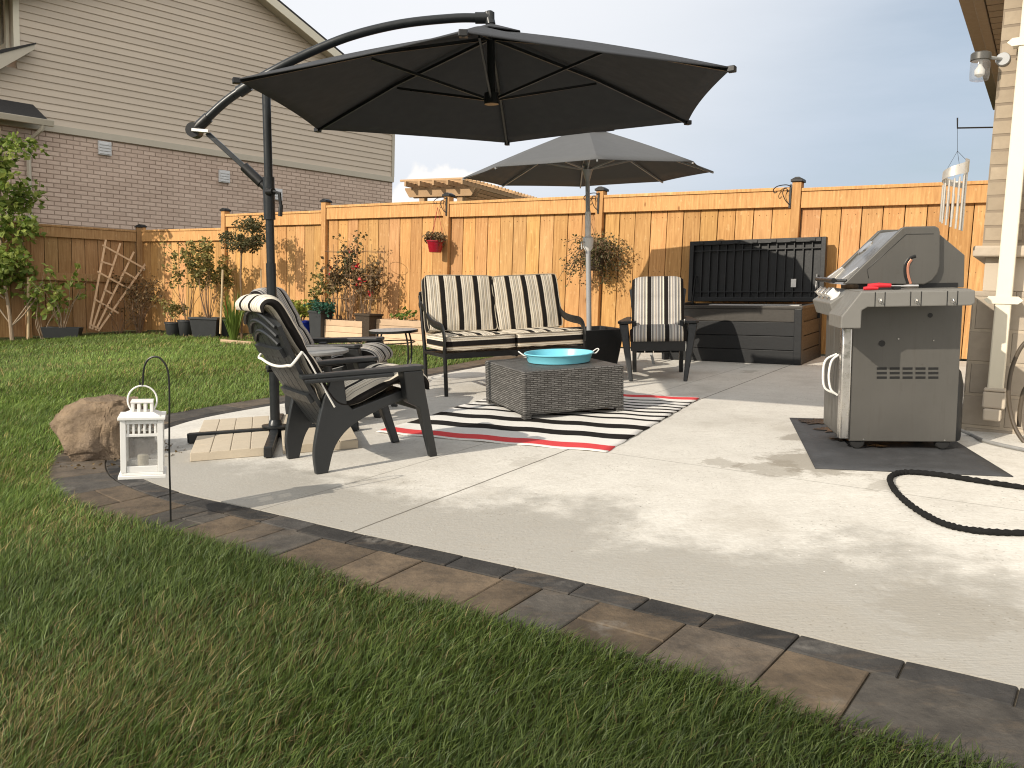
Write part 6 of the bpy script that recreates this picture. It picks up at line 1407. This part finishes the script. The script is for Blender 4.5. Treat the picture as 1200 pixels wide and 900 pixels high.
# ------------------------------------------------------------------ brackets and hanging pots
def scroll(px, py, label):
    o = onf(px, py, .075); rt = thing('scroll_bracket', label, 'bracket', Matrix.Translation(o) @ Matrix.Rotation(FRZ, 4, 'Z')); m = MB()     # x runs left
    m.bar((0, 0, .12), (0, 0, -.14), .022, .008, (0, 1, 0)); m.build('back_plate', 'blackmetal', rt, smooth=False)
    m = MB(); m.tube(catmull([(0, .006, .10), (.05, .02, .115), (.13, .05, .10), (.17, .07, .06), (.155, .065, .025), (.13, .055, .04)], 5), .0055, 7); m.tube(catmull([(0, .006, -.10), (.04, .02, -.06), (.075, .03, .02), (.06, .025, .075), (.03, .015, .06), (.035, .018, .02)], 5), .005, 7); m.build('scroll_arm', 'blackmetal', rt); return o + Vector((FU[0], FU[1], 0)) * .155
B1 = scroll(523, 241, 'black scroll bracket on the fence post above the red hanging pot')
B2 = scroll(701, 237, 'black scroll bracket on the fence post behind the umbrella pole')
B3 = scroll(926, 229, 'black scroll bracket with nothing hanging on the post above the storage box')
def red_pot():
    c = onf(510, 288, .22); rt = thing('hanging_pot', 'small red glazed pot hanging on the fence above the loveseat', 'plant pot', Matrix.Translation(c)); I = rt.matrix_world.inverted()
    b = MB(); b.lathe([(.075, -.095), (.085, -.09), (.118, .05), (.128, .052), (.128, .072), (.112, .072), (.108, .04), (.0005, .04)], 24, cap=False); b.lathe([(.0005, -.095), (.075, -.095)], 24, cap=False); b.build('pot_body', 'redpot', rt)
    m = MB(); h = I @ (B1 + Vector((0, 0, -.02)))
    for k in range(3): a = k * 2.1; m.tube([(.12 * math.cos(a), .12 * math.sin(a), .06), h], .003, 5)
    m.build('hanger', 'redpot', rt); rnd = random.Random(3)
    leaves([((rnd.uniform(-.12, .12), rnd.uniform(-.1, .1), .09 + rnd.uniform(-.02, .05)), .07, 26) for _ in range(14)], .05, 5).build('foliage', 'leaf_dead', rt, smooth=False)
red_pot()
def basket():
    c = onf(697, 305, .24); rt = thing('hanging_basket', 'brown hanging basket with a wild dry trailing plant behind the umbrella pole', 'hanging plant', Matrix.Translation(c)); I = rt.matrix_world.inverted()
    b = MB(); b.lathe([(.05, -.13), (.09, -.11), (.125, .0), (.13, .02), (.115, .02), (.0005, .0)], 22, cap=False); b.lathe([(.0005, -.13), (.05, -.13)], 22, cap=False); b.build('basket_body', 'soil', rt)
    m = MB(); h = I @ (B2 + Vector((0, 0, -.02)))
    for k in range(3): a = k * 2.1; m.tube([(.12 * math.cos(a), .12 * math.sin(a), .01), h.lerp(Vector((0, 0, 0)), .25)], .0025, 5)
    m.tube([h.lerp(Vector((0, 0, 0)), .25), h], .0035, 5); m.build('hanger', 'blackmetal', rt)
    rnd = random.Random(12); s = MB(); cl = []
    for k in range(130):
        a = rnd.uniform(0, 6.28); r = .10 + .36 * rnd.random() ** 1.4; u = Vector((math.cos(a), math.sin(a) * .6, 0)); z1 = rnd.uniform(.05, .28); z2 = rnd.uniform(-.10, .30) if rnd.random() < .8 else rnd.uniform(-.26, -.05); P = catmull([(0, 0, .0), u * r * .45 + Vector((0, 0, z1)), u * r + Vector((0, 0, z2)), u * r * 1.08 + Vector((rnd.gauss(0, .03), rnd.gauss(0, .03), z2 - rnd.uniform(0, .08)))], 3)
        s.tube(P, .0028, 4, cap=False); cl.append((tuple(P[-2]), .055, 7)); cl.append((tuple(P[len(P) // 2]), .06, 7))
    s.build('stems', 'twig', rt); leaves(cl, .034, 77).build('foliage', 'leaf_dark', rt, smooth=False)
basket()

# ------------------------------------------------------------------ pergola beyond the fence
def pergola():
    o = dep(482, 232, 16.5); o.z = 0; u = Vector((.80, .60, 0)); zt = dep(490, 213, 16.6).z
    rt = thing('pergola', 'wooden pergola top showing above the back fence in the next yard', 'pergola', Matrix.Translation((o.x, o.y, zg(o.x, o.y))) @ Matrix.Rotation(R_(-26), 4, 'Z')); z = zt - zg(o.x, o.y); rnd = random.Random(1)
    LX, LY = 1.15, 3.0
    for x in (.15, LX - .15):
        for y in (.2, LY - .2): p = MB(); p.tint = .8; p.box((x - .06, y - .06, -.3), (x + .06, y + .06, z - .30)); p.build('post', 'pergola', rt, smooth=False, bev=.005)
    for y in (.12, .28, LY - .28, LY - .12):
        b = MB(); b.tint = .75; b.prism([(-.22, z - .15), (-.12, z - .299), (LX + .12, z - .299), (LX + .22, z - .15), (LX + .22, z - .12), (-.22, z - .12)], y - .02, y + .02); b.build('beam', 'pergola', rt, smooth=False, bev=.004)
    for k in range(5):
        x = -.05 + k * (LX + .1) / 4; b = MB(); b.tint = rnd.uniform(.7, .9); b.box((x - .02, -.15, z - .119), (x + .02, LY + .15, z - .03)); b.build('rafter', 'pergola', rt, smooth=False, bev=.003)
    for k in range(22):
        y = -.12 + k * (LY + .2) / 21; b = MB(); b.tint = rnd.uniform(.8, 1.15); b.box((-.18, y - .018, z - .029), (LX + .18, y + .018, z + .01)); b.build('slat', 'pergola', rt, smooth=False, bev=.003)
pergola()
